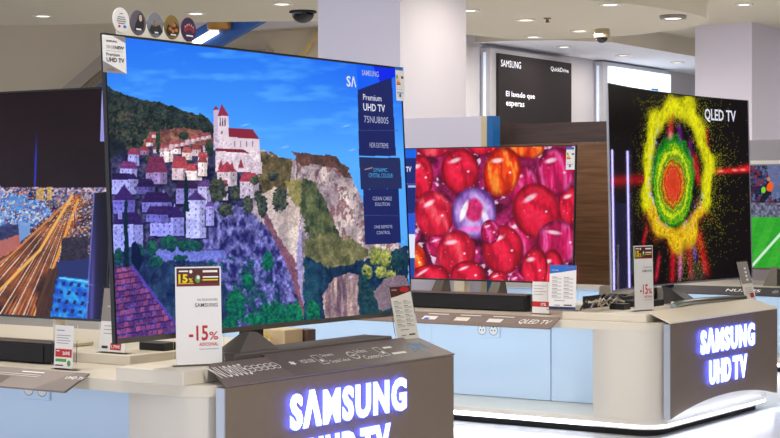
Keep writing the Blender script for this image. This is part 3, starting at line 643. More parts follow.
def energy(mb, o, R, U, w, h, nrm):
    mb.rect(o, R, U, 0, 0, w, h, CARD); o2 = o + nrm * .0006
    mb.rect(o2, R, U, 0, h * .9, w * .9, h, BLUEP)
    for k, mm in enumerate((GREEN, GREEN, YEL, YEL, ORANGE, RED)): mb.rect(o2, R, U, w * .08, h * (.72 - k * .05), w * (.24 + k * .06), h * (.76 - k * .05), mm)
    mb.rect(o2, R, U, w * .64, h * .66, w * .9, h * .73, INK); mb.rect(o2, R, U, w * .1, h * .33, w * .85, h * .335, INKG); mb.disc(o2, R, U, w * .45, h * .16, w * .12, h * .06, BLUEP)
    mb.rect(o2, R, U, w * .12, h * .22, w * .8, h * .25, INKG)
RU = (Vector((1, 0, 0)), Vector((0, TS, TC))); m = MB(); energy(m, pl(.785, .835, -.007), *RU, .06, .133, Vector((0, -1, 0))); m.build('energy_label', t1, False)

# candy television
t2, P2, uv2 = make_tv('television', 'television showing glossy red glass beads, in front of the dark wood panel', 1.285, .735, .677 - TOPZ, radians(2.6), (-4.842, 7.95, TOPZ), 0, paint_candy, (420, 240), .006, .009, BLACK, BLACK, 0,
    (('TV', 406.0, 172.0, 411.6, 166.6, GLOWT, .03),), screen_mat('bead_screen', 1.05, .08, .25))
for xc in (-.205, .155, -.06):
    b = MB()
    if xc == -.06: b.box((-.1, .0, .0), (-.03, .06, .16), CREAMP, .004)
    else: b.hull([(xc - .05, -.05, 0), (xc + .03, -.05, 0), (xc + .03, .12, 0), (xc - .05, .12, 0)], [(xc - .0, .005, .16), (xc + .05, .005, .16), (xc + .05, .04, .16), (xc - .0, .04, .16)], TITAN)
    b.build('stand_leg', t2, False)
m = MB(); tl = radians(2.6); o = Vector((.587, .735 * 0 + .62 * sin(tl) - .007, .133 + .61 * cos(tl))); energy(m, o, Vector((1, 0, 0)), Vector((0, sin(tl), cos(tl))), .052, .118, Vector((0, -1, 0))); m.build('energy_label', t2, False)

# curved television with the powder picture
t3, P3, uv3 = make_tv('television', 'curved television showing a yellow powder ring around a red and green centre', 1.752, 1.0, .6813 - SLABZ, radians(1.4), (-3.659, 8.193, SLABZ), radians(90), paint_powder, (460, 300), .006, .008, SILVER, SILVER, .07, thick=.008, backm=SILVER, texts=
    (('QLED TV', 714.2, 121.4, 738.8, 110.6, GLOWT, .015),), smat=screen_mat('powder_screen', .95, .85, .03))
b = MB(); pts = [(x, -.128 + .10 * (1 - (x / .46) ** 2), .018) for x in np.linspace(-.46, .46, 15)]
b.tube(pts, .016, CHROME, 10); b.build('stand_base', t3, False)
b = MB(); b.hull([(-.06, -.03, .018), (.06, -.03, .018), (.06, .10, .018), (-.06, .10, .018)], [(-.05, .085, .09), (.05, .085, .09), (.05, .12, .09), (-.05, .12, .09)], STANDD); b.box((-.05, .1, .088), (.05, .125, .25), STANDD); b.build('stand_neck', t3, False)
# night city television
t0, P0, uv0 = make_tv('television', 'television showing a night city with light trails, at the left edge', 1.54, .862, .676 - TOPZ - .037, radians(3.0), (-4.31 - .77, 4.55, SLABZ), 0, paint_city, (440, 280), .006, .009, BLACK, BLACK, 0, (), screen_mat('city_screen', 1.0, .1, .2), backm=SILVER)
m = MB(); tl = radians(3.0); m.rect(Vector((.705, .72 * sin(tl) - .006, .676 - TOPZ - .037 + .66 * cos(tl))), Vector((1, 0, 0)), Vector((0, sin(tl), cos(tl))), 0, 0, .052, .19, mat('bluelit_label', (150, 146, 226), .5)); m.build('corner_sticker', t0, False)['label'] = 'corner sticker, lavender from blue light painted into its colour'  # lavender tone is blue light painted into the paper colour
for xc in (-.5, .5):
    b = MB(); b.box((xc - .11, -.12, 0), (xc + .09, .12, .016), CREAMP, .003); b.tube([(xc, .03, .012), (xc, .03, .14)], .024, CREAMP, 14); b.build('stand_leg', t0, False)
# football television
t4, P4, uv4 = make_tv('television', 'television showing a football match on a green pitch, at the right edge', 1.27, .72, .645 - TOPZ, radians(2.0), (-4.0, 11.05, TOPZ), 0, paint_football, (300, 180), .007, .012, TITAN, SILVER, 0, (), screen_mat('football_screen', 1.0, .08, .25))
for xc in (-.3, .3):
    b = MB(); b.hull([(xc - .05, -.08, 0), (xc + .05, -.08, 0), (xc + .05, .08, 0), (xc - .05, .08, 0)], [(xc - .02, .0, .13), (xc + .02, .0, .13), (xc + .02, .03, .13), (xc - .02, .03, .13)], STANDM); b.build('stand_leg', t4, False)
# ------------------------------------------------------------------ display islands
def island(y0, y1, x0, x1, label, sign, ysign, seams, sockets, light=True, glow=1.5, tint=(.62, .83, 1.0)):
    """long low counter: face towards -Y at y0, lit sign on the end face at x1"""
    g = thing('display_counter', label, 'display counter', ((x0 + x1) / 2, (y0 + y1) / 2, 0))
    xb = x1 - .035; r = .13
    def outline(off=0.0, xl=x0):
        p = [(xl - off if xl == x0 else xl, y0 - off)]
        for k in range(9):
            t = -pi / 2 + pi / 2 * k / 8; p.append((xb - r + (r + off) * cos(t), y0 + r + (r + off) * sin(t)))
        for k in range(9):
            t = pi / 2 * k / 8; p.append((xb - r + (r + off) * cos(t), y1 - r + (r + off) * sin(t)))
        p.append((xl - off if xl == x0 else xl, y1 + off)); return p
    m = MB(); m.prism(outline(), .50, TOPZ, CTOP, True); m.build('countertop', g)
    m = MB(); m.prism(outline(0, xb - .335), .081, .4995, WHITE, True); m.build('end_column', g)
    m = MB(); m.prism(outline(), .036, .0805, WHITE, True); m.build('plinth', g)
    m = MB(); m.prism(outline(-.05), .0, .0355, BLACKM); m.build('toe_kick', g)
    o1, o2 = outline(.0012), outline(.0004)
    m = MB(); n = len(o1)
    zt, zb_ = .057, .043
    V = [(p[0], p[1], zb_) for p in o1] + [(p[0], p[1], zt) for p in o1] + [(p[0], p[1], zb_) for p in o2] + [(p[0], p[1], zt) for p in o2]
    Fs = []
    for i in range(n - 1): Fs += [(i, i + 1, n + i + 1, n + i), (n + i, n + i + 1, 3 * n + i + 1, 3 * n + i), (i + 1, i, 2 * n + i, 2 * n + i + 1)]
    m.add(V, Fs, LEDW); m.build('led_strip', g)['label'] = 'glowing white strip light along the foot'
    yr = y0 + .45; xc = xb - .335
    edges = [xc] + list(seams) + [x0]
    for i, (a, b_) in enumerate(zip(edges[:-1], edges[1:])):
        low = i % 2 == 0
        m = MB(); m.box((b_ + .002, yr - (.0 if low else .004), .083), (a - .002, yr + .02, .462 if low else .4985), PANEL, .001)
        if low: m.box((b_ + .002, yr, .467), (a - .002, yr + .02, .4985), PANEL)
        m.build('cabinet_door', g)
    m = MB(); m.box((x0, yr + .021, .082), (xc, y1 - .02, .499), PANEL); m.build('carcass', g)
    for (sx, sz) in sockets:
        m = MB(); m.box((sx - .072, yr - .013, sz - .04), (sx + .072, yr - .005, sz + .04), PANEL, .003)
        for dx in (-.035, .035):
            O = Vector((sx + dx, yr - .0135, sz)); m.disc(O, XR, ZU, 0, 0, .027, .027, INKG); O2 = O + Vector((0, -.0006, 0)); m.disc(O2, XR, ZU, 0, 0, .0235, .0235, CARD)
            for q in (-.009, .009): m.disc(O2 + Vector((0, -.0006, 0)), XR, ZU, q, 0, .004, .004, INK, 10)
            m.rect(O2 + Vector((0, -.0006, 0)), XR, ZU, -.004, .014, .004, .02, INK)
        m.build('socket_plate', g)
    if light:
        L = bpy.data.lights.new('recess_light', 'AREA'); L.shape = 'RECTANGLE'; L.size = xc - x0 - .1; L.size_y = .06; L.energy = glow * (xc - x0); L.color = tint
        lo = bpy.data.objects.new('recess_light', L); COL.objects.link(lo); lo.location = ((x0 + xc) / 2, y0 + .06, .485); lo.rotation_euler = (radians(38), 0, 0)
    for lx, ly, sx, sy, rot in (((x0 + xc) / 2, y0 - .004, xc - x0, .015, (radians(70), 0, 0)), (xb + .004, (y0 + y1) / 2, .015, y1 - y0, (0, radians(-70), 0))):
        L = bpy.data.lights.new('strip_glow', 'AREA'); L.shape = 'RECTANGLE'; L.size = sx; L.size_y = sy; L.energy = 1.1 * max(sx, sy); L.color = (.72, .8, 1.0)
        lo = bpy.data.objects.new('strip_glow', L); COL.objects.link(lo); lo.location = (lx, ly, .05); lo.rotation_euler = rot
    if sign:
        ya, yb = ysign; N = 24
        lo = [(ya + (yb - ya) * k / N, .085 + .062 * (1 - (2 * k / N - 1) ** 2)) for k in range(N + 1)]
        poly = lo + [(yb, TOPZ - .004), (ya, TOPZ - .004)]
        m = MB(); m.hull([(xb + .004, p[0], p[1]) for p in poly], [(x1, p[0], p[1]) for p in poly], SIGNB); sp = m.build('sign_panel', g)
        m = MB(); m.box((xb + .003, ya - .006, .085), (x1 + .001, ya - .0005, TOPZ - .004), TRIM); m.build('sign_edge_trim', g)
        yc = (ya + yb) / 2
        for body, wd, zl, hh, yo in (('SAMSUNG', .672, .372, .112, 0), ('UHD', .255, .216, .108, -.105), ('TV', .17, .216, .108, .148)):
            tx = 'S\u039bMSUNG' if body == 'SAMSUNG' else body
            y_0 = yc + yo - .012 - wd / 2; e = .007
            P_ = lambda q, x, e=0.0: (x, y_0 - e + (wd + 2 * e) * q[0], zl - e + (hh + 2 * e) * q[1])
            fr, bk = MB(), MB()
            v, f = text_geo(tx, .028, 3, 1.2); fr.add([P_(q, x1 + .0150) for q in v], f, GLYPH)
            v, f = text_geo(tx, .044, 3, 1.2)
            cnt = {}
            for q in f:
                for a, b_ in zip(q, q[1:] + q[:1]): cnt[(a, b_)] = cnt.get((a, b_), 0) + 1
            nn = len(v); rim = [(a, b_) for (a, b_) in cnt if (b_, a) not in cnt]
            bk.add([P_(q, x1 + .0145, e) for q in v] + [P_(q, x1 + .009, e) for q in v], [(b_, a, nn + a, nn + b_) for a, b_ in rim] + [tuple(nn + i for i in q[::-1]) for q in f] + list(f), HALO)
            lt = fr.build('sign_lettering', sp, True); lt['label'] = 'backlit white letters with a blue glow'
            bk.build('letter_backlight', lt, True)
        # glow light under the arched edge
        L = bpy.data.lights.new('arch_light', 'AREA'); L.shape = 'RECTANGLE'; L.size = .02; L.size_y = (yb - ya) * .9; L.energy = .5; L.color = (.68, .79, 1)
        lo = bpy.data.objects.new('arch_light', L); COL.objects.link(lo); lo.location = (x1 + .01, yc, .073); lo.rotation_euler = (0, radians(150), 0)
    return g

X1 = -3.38
isl1 = island(4.06, 5.45, -6.7, X1, 'low cream display counter in the foreground carrying the village television', True, (4.095, 5.44), [-4.12, -5.6], [(at(38, 393, Y=4.51).x, .418)], glow=.5, tint=(.45, .72, 1.0))
isl2 = island(7.3, 8.75, -6.7, X1, 'low cream display counter behind, carrying the red bead and powder ring televisions', True, (7.37, 8.73), [at(551, 370, Y=7.75).x, at(432, 340, Y=7.75).x, -5.9], [(at(489, 332, Y=7.75).x, .432)])
isl3 = island(10.55, 12.0, -6.4, X1, 'farthest display counter at the right edge, under the football television', False, None, [-4.6, -5.6], [])

def slab(a, b, label, m=CTOP, name='display_platform'):
    o = MB(); o.box(a, b, m, .003); ob = o.build(name); return tag(ob, label, 'platform')
slab((-3.79, 4.04, TOPZ), (-3.505, 5.43, SLAB1), 'thin cream platform under the village television')
slab((-6.4, 4.43, TOPZ), (-4.087, 5.24, SLABZ), 'thin cream platform under the night city television')
slab((-3.95, 7.36, TOPZ), (-3.5, 8.72, SLABZ), 'thin cream platform under the curved powder ring television')
slab((-4.36, 8.56, TOPZ), (-3.99, 8.70, .64), 'white ledge at the foot of the dark wood panel')

# inclined information strips
def strip(name, label, T0, T1, B0, B1, m, th=.006, deco=None):
    """T0,T1 upper edge left/right, B0,B1 lower edge left/right"""
    T0, T1, B0, B1 = map(Vector, (T0, T1, B0, B1)); n = (B1 - B0).cross(T0 - B0).normalized()
    o = MB(); o.hull([B0 - n * th, B1 - n * th, T1 - n * th, T0 - n * th], [B0, B1, T1, T0], m)
    if deco: deco(o, B0 + n * .0006, (B1 - B0).normalized(), (T0 - B0 - (B1 - B0).normalized() * (T0 - B0).dot((B1 - B0).normalized())).normalized(), (B1 - B0).length, (T0 - B0).length, n)
    return tag(o.build(name), label, 'information strip')
def icon(o, O, R, U, x, y, s, m):
    for k in range(12):
        a0, a1 = 2 * pi * k / 12, 2 * pi * (k + .8) / 12
        o.flat(O, R, U, [(x + s * cos(a0), y + s * sin(a0)), (x + s * cos(a1), y + s * sin(a1)), (x + s * .8 * cos(a1), y + s * .8 * sin(a1)), (x + s * .8 * cos(a0), y + s * .8 * sin(a0))], m)
    o.rect(O, R, U, x - s * .4, y - s * .12, x + s * .4, y + s * .12, m)
def deco1(o, O, R, U, L, Hh, n):
    o.rect(O, R, U, L * .27, Hh * .02, L * .9, Hh * .98, mat('taupe_strip_dark', (98, 84, 82), .5)); O = O + n * .0006
    o.text('NU8005', O, R, U, L * .025, Hh * .28, L * .122, Hh * .46, PALEINK, .008, 0, 1.1)
    for k in range(5): icon(o, O, R, U, L * (.158 + k * .0245), Hh * .5, Hh * .13, PALEINK)
    for k, (x, tx, tw, a, b_) in enumerate(((.325, .36, .055, 'HDR1000', None), (.44, .465, .085, 'Dynamic', 'Crystal Colour'), (.586, .612, .08, 'One Remote', 'Control'), (.715, .745, .065, '', ' '))):
        if k == 0: o.flat(O, R, U, [(L * x + .02 * cos(t) * (1 if q % 2 else .5), Hh * .5 + .016 * sin(t) * (1 if q % 2 else .5)) for q, t in enumerate(np.linspace(0, 2 * pi, 13)[:-1])], PALEINK)
        elif k == 2: icon(o, O, R, U, L * x, Hh * .5, Hh * .17, PALEINK)
        else:
            w2, h2, e = L * .014, Hh * .2, .0025
            for (xa, ya, xb2, yb2) in ((-w2, -h2, w2, -h2 + e), (-w2, h2 - e, w2, h2), (-w2, -h2, -w2 + e, h2), (w2 - e, -h2, w2, h2)): o.rect(O, R, U, L * x + xa, Hh * .5 + ya, L * x + xb2, Hh * .5 + yb2, PALEINK)
            o.rect(O, R, U, L * x - w2 * .3, Hh * .4, L * x + w2 * .5, Hh * .5, PALEINK)
        o.text(a, O, R, U, L * tx, Hh * (.56 if b_ else .43), L * tw * (.62 if b_ else 1), Hh * .15, PALEINK, 0)
        if b_: o.text(b_.strip(), O, R, U, L * tx, Hh * .27, L * tw, Hh * .16, PALEINK, 0)
    o.text('UHD TV', O, R, U, L * .855, Hh * .34, L * .085, Hh * .34, CYANINK, 0)
strip('information_strip', 'dark taupe sloping strip with white icons in front of the village television', (-3.51, 4.17, .598), (-3.51, 5.40, .598), (-3.378, 4.095, .541), (-3.378, 5.445, .541), TAUPE, deco=deco1)
def deco2(o, O, R, U, L, Hh, n):
    for k in range(3):
        x = L * (.468 + k * .134); o.rect(O, R, U, x, Hh * .3, x + L * .058, Hh * .62, (CARD, CARDC, CARD)[k]); o.rect(O + n * .0005, R, U, x + L * .01, Hh * .3, x + L * .03, Hh * .45, (BLUEP, CARD, CARD)[k])
        o.text('', O, R, U, x + .01, Hh * .76, L * .085, Hh * .12, PALEINK, .02)
        for q in range(3): o.rect(O, R, U, x + L * .066, Hh * (.58 - q * .13), x + L * .115, Hh * (.62 - q * .13), INKG)
    o.text('QLED TV', O, R, U, L * .858, Hh * .26, L * .12, Hh * .44, PALEINK, .015, .15)
strip('information_strip', 'brown sloping strip with white picture boxes below the red bead television', (-5.35, 7.306, .550), (-3.93, 7.306, .550), (-5.35, 7.195, .503), (-3.93, 7.195, .503), TAUPE2, deco=deco2)
def deco0(o, O, R, U, L, Hh, n):
    o.flat(O, R, U, [(L * .93, 0), (L, 0), (L, Hh), (L * .97, Hh)], TAUPE); O = O + n * .0006
    o.rect(O, R, U, L * .79, Hh * .12, L * .85, Hh * .55, mat('brown_print', (96, 76, 58), .5)); o.text('', O, R, U, L * .86, Hh * .78, L * .05, Hh * .1, PALEINK, .02)
    for q in range(2): o.rect(O, R, U, L * .80, Hh * (.68 - q * .09), L * .91, Hh * (.70 - q * .09), PALEINK)
    o.text('UHD TV', O, R, U, L * .965, Hh * .62, L * .04, Hh * .15, PALEINK, .02)
strip('information_strip', 'taupe sloping strip in front of the black soundbar at lower left', (-6.0, 4.066, .552), (-3.93, 4.066, .552), (-6.0, 3.953, .503), (-3.93, 3.953, .503), TAUPE2, deco=deco0)
strip('information_strip', 'plain cream sloping strip above the right illuminated sign', (-3.51, 7.40, .589), (-3.51, 8.70, .589), (-3.378, 7.37, .541), (-3.378, 8.735, .541), CTOP)
def deco3(o, O, R, U, L, Hh, n):
    o.text('NU7475', O, R, U, L * .46, Hh * .36, L * .14, Hh * .34, PALEINK, .02)
    for k in range(4): icon(o, O, R, U, L * (.66 + k * .07), Hh * .5, Hh * .16, PALEINK)
strip('information_strip', 'dark sloping strip on the farthest counter below the football television', (-5.2, 10.556, .550), (-3.5, 10.556, .550), (-5.2, 10.445, .503), (-3.5, 10.445, .503), mat('charcoal_strip', (62, 56, 66), .5), deco=deco3)

# ------------------------------------------------------------------ cards in clear stands
def card(label, px, py, z, phi, w, h, tilt, draw, acryl=(.008, .01), cm=CARD, Y=None, name='price_card', X=None):
    p = at(px, py, X=X) if X is not None else at(px, py, Z=z) if Y is None else at(px, py, Y=Y)
    g = thing(name, label, 'price card', (p.x, p.y, z), A + radians(phi))
    s_, c_ = sin(tilt), cos(tilt); R = Vector((1, 0, 0)); U = Vector((0, s_, c_)); n = Vector((0, -c_, s_))
    o = MB(); zb = .006
    q = [(-w / 2, zb), (w / 2, zb), (w / 2, zb + h), (-w / 2, zb + h)]
    o.hull([R * a + U * b_ - n * .001 for a, b_ in q], [R * a + U * b_ for a, b_ in q], cm)
    draw(o, R * (-w / 2) + U * zb + n * .0006, R, U, w, h, n); o.build('printed_card', g, False)
    a, t = MB(), acryl
    q = [(-w / 2 - t[0], 0), (w / 2 + t[0], 0), (w / 2 + t[0], zb + h + t[1]), (-w / 2 - t[0], zb + h + t[1])]
    a.hull([R * x + U * y - n * .0045 for x, y in q], [R * x + U * y - n * .0018 for x, y in q], ACRYL)
    f = Vector((0, .03, 0)); a.hull([R * (-w / 2 - t[0]) + Vector((0, .0, 0)), R * (w / 2 + t[0]), R * (w / 2 + t[0]) + f, R * (-w / 2 - t[0]) + f], [R * (-w / 2 - t[0]) + Vector((0, .0, .003)), R * (w / 2 + t[0]) + Vector((0, .0, .003)), R * (w / 2 + t[0]) + f + Vector((0, 0, .003)), R * (-w / 2 - t[0]) + f + Vector((0, 0, .003))], ACRYL)
    a.build('clear_holder', g, False)
    return g
def promo(o, O, R, U, w, h, n):
    o.rect(O, R, U, w * .03, h * .80, w * .97, h * .985, MAROON); O2 = O + n * .0006; o.rect(O2, R, U, w * .03, h * .80, w * .97, h * .825, DRED)
    o.text('15', O2, R, U, w * .07, h * .835, w * .2, h * .09, YEL, .04); o.text('%', O2, R, U, w * .29, h * .838, w * .09, h * .045, YEL, .02); o.rect(O2, R, U, w * .06, h * .825, w * .4, h * .832, YEL)
    o.text('', O2, R, U, w * .08, h * .94, w * .2, h * .03, PALEINK, .02); o.disc(O2, R, U, w * .34, h * .95, w * .035, h * .018, PALEINK)
    o.disc(O2, R, U, w * .49, h * .875, w * .055, h * .042, GREEN); o.disc(O2 + n * .0005, R, U, w * .5, h * .89, w * .035, h * .02, CARD); o.rect(O2, R, U, w * .6, h * .94, w * .92, h * .962, PALEINK)
    o.rect(O2, R, U, w * .6, h * .885, w * .94, h * .9, PALEINK); o.text('', O2, R, U, w * .59, h * .85, w * .34, h * .026, YEL, .03)
    o.text('EN TELEVISORES', O, R, U, w * .48, h * .648, w * .44, h * .022, INK); o.text('SAMSUNG', O, R, U, w * .42, h * .585, w * .5, h * .04, INK, .01)
    o.text('-15', O, R, U, w * .28, h * .24, w * .42, h * .155, RED, .02); o.text('%', O, R, U, w * .72, h * .245, w * .2, h * .085, RED, .015); o.text('ADICIONAL', O, R, U, w * .5, h * .185, w * .42, h * .035, RED, .02)
    o.rect(O, R, U, w * .5, h * .15, w * .92, h * .156, INKG)
card('large white discount card with maroon header beside the village television', 199.5, 364.5, SLAB1, 24, .154, .314, radians(3), promo, X=-3.572)
card('white discount card with maroon header at the left foot of the curved television', 644.5, 311, SLABZ, 44, .150, .315, radians(1.5), promo)
def spec(head, dark, foot=None):
    def d(o, O, R, U, w, h, n):
        o.flat(O, R, U, [(0, h), (0, h * .8), (w * .35, h * .83), (w, h * .9), (w, h)], head); O2 = O + n * .0005
        if dark: o.disc(O2, R, U, w * .7, h * .94, w * .22, h * .05, RED); o.text('SAMSUNG', O2, R, U, w * .08, h * .93, w * .25, h * .025, CARD)
        else: o.text('SAMSUNG', O2, R, U, w * .08, h * .87, w * .25, h * .025, CARD); o.rect(O2, R, U, w * .6, h * .93, w * .95, h * .96, mat('violet_print', (130, 90, 190), .5))
        for r_ in range(6):
            for cx in (.1, .54):
                o.rect(O, R, U, w * cx, h * (.72 - r_ * .085), w * (cx + .2), h * (.73 - r_ * .085), INK)
                for q in (1, 2): o.rect(O, R, U, w * cx, h * (.72 - r_ * .085 - q * .022), w * (cx + .36), h * (.727 - r_ * .085 - q * .022), INKG)
        o.rect(O, R, U, w * .2, h * .19, w * .6, h * .2, INK); o.text('', O, R, U, w * .56, h * .07, w * .3, h * .055, INK, .01); o.rect(O, R, U, w * .2, h * .08, w * .42, h * .1, INKG)
        if foot: o.rect(O2, R, U, 0, 0, w, h * .06, foot)
    return d
card('cream specification card with dark red header at the right end of the village television', 409, 341, SLAB1, 56, .142, .205, radians(12), spec(MAROON, True), cm=CARDC, X=-3.535)
card('white specification card with a blue header below the red bead television', 562, 304, SLABZ, -34, .148, .218, radians(3), spec(BLUEP, False, NAVY), Y=7.42, acryl=(.012, .01))
def dim(o, O, R, U, w, h, n):
    o.rect(O, R, U, 0, h * .42, w, h, CARDG)
    for k in range(4): o.disc(O + n * .0005, R, U, w * .6, h * (.82 - k * .1), w * .1, h * .03, PALEINK)
    for k in range(4): o.rect(O + n * .0005, R, U, w * .15, h * (.3 - k * .05), w * .8, h * (.31 - k * .05), INKG)
    o.rect(O + n * .0005, R, U, w * .55, h * .05, w * .9, h * .17, RED)
card('grey-topped leaning card with a small red price at the right end of the curved television', 751, 300, SLABZ, 56, .142, .21, radians(14), dim, cm=CARDC, X=-3.53)
def red_price(o, O, R, U, w, h, n):
    o.text('', O, R, U, w * .1, h * .87, w * .42, h * .03, INK); 
    for k in range(4): o.rect(O, R, U, w * .1, h * (.76 - k * .06), w * (.85 - .1 * (k % 2)), h * (.775 - k * .06), INKG)
    o.rect(O, R, U, w * .06, h * .26, w * .94, h * .45, RED); o.text('269\u20ac', O + n * .0005, R, U, w * .45, h * .31, w * .4, h * .09, CARD, .03); o.rect(O + n * .0005, R, U, w * .12, h * .39, w * .28, h * .415, CARD)
    o.rect(O, R, U, w * .08, h * .15, w * .66, h * .22, GREEN); o.rect(O, R, U, w * .08, h * .05, w * .5, h * .08, INK); o.disc(O, R, U, w * .8, h * .12, w * .1, h * .07, GREEN)
card('small white card with a red price band beside the black soundbar', 63, 370, TOPZ, -34, .088, .146, radians(3), red_price, acryl=(.014, .004))
def red_low(o, O, R, U, w, h, n):
    for k in range(4): o.rect(O, R, U, w * .1, h * (.86 - k * .09), w * (.85 - .2 * (k % 2)), h * (.875 - k * .09), INKG)
    o.rect(O, R, U, 0, h * .2, w, h * .37, RED); o.text('17%', O + n * .0005, R, U, w * .52, h * .23, w * .3, h * .1, CARD, .03)
card('small white card with a red band below the corner of the red bead television', 540.5, 315, TOPZ, -34, .098, .160, radians(2), red_low, Y=7.6)
def grey_price(o, O, R, U, w, h, n):
    o.rect(O, R, U, 0, h * .48, w, h, CARDG); o.text('SAMSUNG', O + n * .0005, R, U, w * .2, h * .7, w * .5, h * .03, CARD)
    for k in range(3): o.rect(O, R, U, w * .15, h * (.4 - k * .06), w * .7, h * (.41 - k * .06), INKG)
    o.rect(O, R, U, w * .45, h * .03, w * .86, h * .14, RED); o.text('1.799\u20ac', O + n * .0005, R, U, w * .49, h * .055, w * .33, h * .055, CARD, .03); o.rect(O, R, U, w * .12, h * .05, w * .35, h * .09, INK)
card('grey and white leaning card with red price between the night city and village screens', 111, 353.5, SLABZ, -34, .125, .225, radians(8), grey_price, cm=CARD)

# ------------------------------------------------------------------ soundbars and small equipment
p = at(43, 364.6, Z=TOPZ)
g = thing('soundbar', 'black soundbar on the counter below the night city television', 'soundbar', (p.x - .45, p.y + .05, TOPZ))
m = MB(); m.box((p.x - .95, p.y + .004, TOPZ + .004), (p.x + .035, p.y + .1, TOPZ + .074), BLACKM, .006); m.build('body', g)
m = MB(); m.box((p.x - .94, p.y, TOPZ + .008), (p.x + .0, p.y + .0035, TOPZ + .068), FABRIC); m.build('front_grille', g)
m = MB(); m.box((p.x - .94, p.y + .006, TOPZ + .0742), (p.x + .03, p.y + .096, TOPZ + .077), TITAN); m.build('top_plate', g)['label'] = 'brownish top plate'
xr = at(526, 300, Y=7.7).x; xl = -5.35
g = thing('soundbar', 'black soundbar with brown top below the red bead television', 'soundbar', ((xl + xr) / 2, 7.74, TOPZ))
m = MB(); m.box((xl, 7.704, TOPZ + .003), (xr, 7.79, TOPZ + .083), BLACKM, .004); m.build('body', g)
m = MB(); m.box((xl + .01, 7.70, TOPZ + .008), (xr - .01, 7.7035, TOPZ + .076), FABRIC); m.build('front_grille', g)
m = MB(); m.box((xl, 7.704, TOPZ + .0832), (xr, 7.79, TOPZ + .0895), TITAN); m.build('top_plate', g)['label'] = 'brownish top plate'
def small(name, label, cat, a, b, m, extra=None):
    o = MB(); o.box(a, b, m, .003)
    if extra: extra(o)
    return tag(o.build(name), label, cat)
c0 = at(600, 304, Z=TOPZ + .0)
g = thing('equipment_tray', 'black open tray of wires in front of the dark wood panel', 'tray', (-3.98, 8.2, TOPZ))
m = MB(); zz = TOPZ
for a, b_ in (((-4.16, 7.98, zz), (-3.965, 8.30, zz + .006)), ((-4.16, 7.98, zz + .006), (-3.965, 7.986, zz + .075)), ((-4.16, 8.294, zz + .006), (-3.965, 8.30, zz + .075)), ((-4.16, 7.987, zz + .006), (-4.154, 8.293, zz + .075)), ((-3.971, 7.987, zz + .006), (-3.965, 8.293, zz + .075))): m.box(a, b_, BLACK)
m.build('tray_body', g)
m = MB()
for k in range(4): m.tube([(-4.13 + .03 * k, 8.0, zz + .02), (-4.10 + .03 * k, 8.1, zz + .085), (-4.05 + .02 * k, 8.2, zz + .05), (-4.0, 8.27, zz + .09)], .004, INKG)
m.build('wire', g)
q = at(615, 300, Z=SLABZ)
m = MB(); rnd = random.Random(3)
for k in range(5):
    P_ = [(-3.87 + .012 * k + rnd.uniform(-.02, .02), 7.42 + .05 * j + rnd.uniform(-.012, .012), SLABZ + .008 + .05 * abs(sin(j * 1.3 + k))) for j in range(8)]
    m.tube(P_, .0045, (BLACK, CREAMP, BLACK, INKG, CREAMP)[k], 6)
tag(m.build('cable_bundle'), 'tangle of black and white cables under the near edge of the curved television', 'cables')
def port(o): pass
small('media_box', 'small black box on the platform left of the curved television discount card', 'media box', (-3.83, 7.63, SLABZ), (-3.75, 7.71, SLABZ + .03), BLACK)
small('media_box', 'flat black box behind the curved television discount card', 'media box', (-3.87, 7.86, SLABZ), (-3.74, 8.08, SLABZ + .032), BLACKM)
g = thing('wall_adapter', 'black and grey connector block under the middle of the curved television', 'connector box', (-3.83, 8.2, SLABZ))
m = MB(); m.box((-3.9, 8.12, SLABZ), (-3.84, 8.28, SLABZ + .085), BLACK, .004); m.build('body', g); m = MB(); m.box((-3.839, 8.2, SLABZ), (-3.80, 8.30, SLABZ + .085), CARDG, .003); m.build('end_cap', g)
small('adapter', 'black power adapter beside the grey and white leaning card', 'power adapter', (-4.22, 4.62, SLABZ), (-4.1, 4.69, SLABZ + .03), BLACK)
m = MB(); m.tube([(-4.0, 4.55, TOPZ + .005), (-3.95, 4.52, TOPZ + .006), (-3.9, 4.5, TOPZ + .03), (-3.86, 4.48, TOPZ + .09)], .004, BLACK, 6); tag(m.build('power_cable'), 'thin black cable rising behind the village television', 'cable')
bx = at(292, 343, Y=5.36)
m = MB(); m.box((bx.x - .12, 5.26, TOPZ), (bx.x + .04, 5.38, TOPZ + .075), mat('kraft_box', (206, 184, 150), .6), .003); o_ = Vector((bx.x - .06, 5.2594, TOPZ + .03)); m.disc(o_, XR, ZU, 0, .01, .03, .02, YEL); m.disc(o_ + Vector((0, -.0006, 0)), XR, ZU, 0, .012, .02, .013, mat('kraft_box', (206, 184, 150)))
tag(m.build('small_box'), 'beige box with a yellow mark seen under the village television', 'box')
bx = at(306, 340, Y=5.4)
small('speaker_box', 'small brown block beside the beige box under the village television', 'speaker', (bx.x - .04, 5.385, TOPZ), (bx.x + .02, 5.44, TOPZ + .07), mat('brown_block', (88, 66, 58), .5))

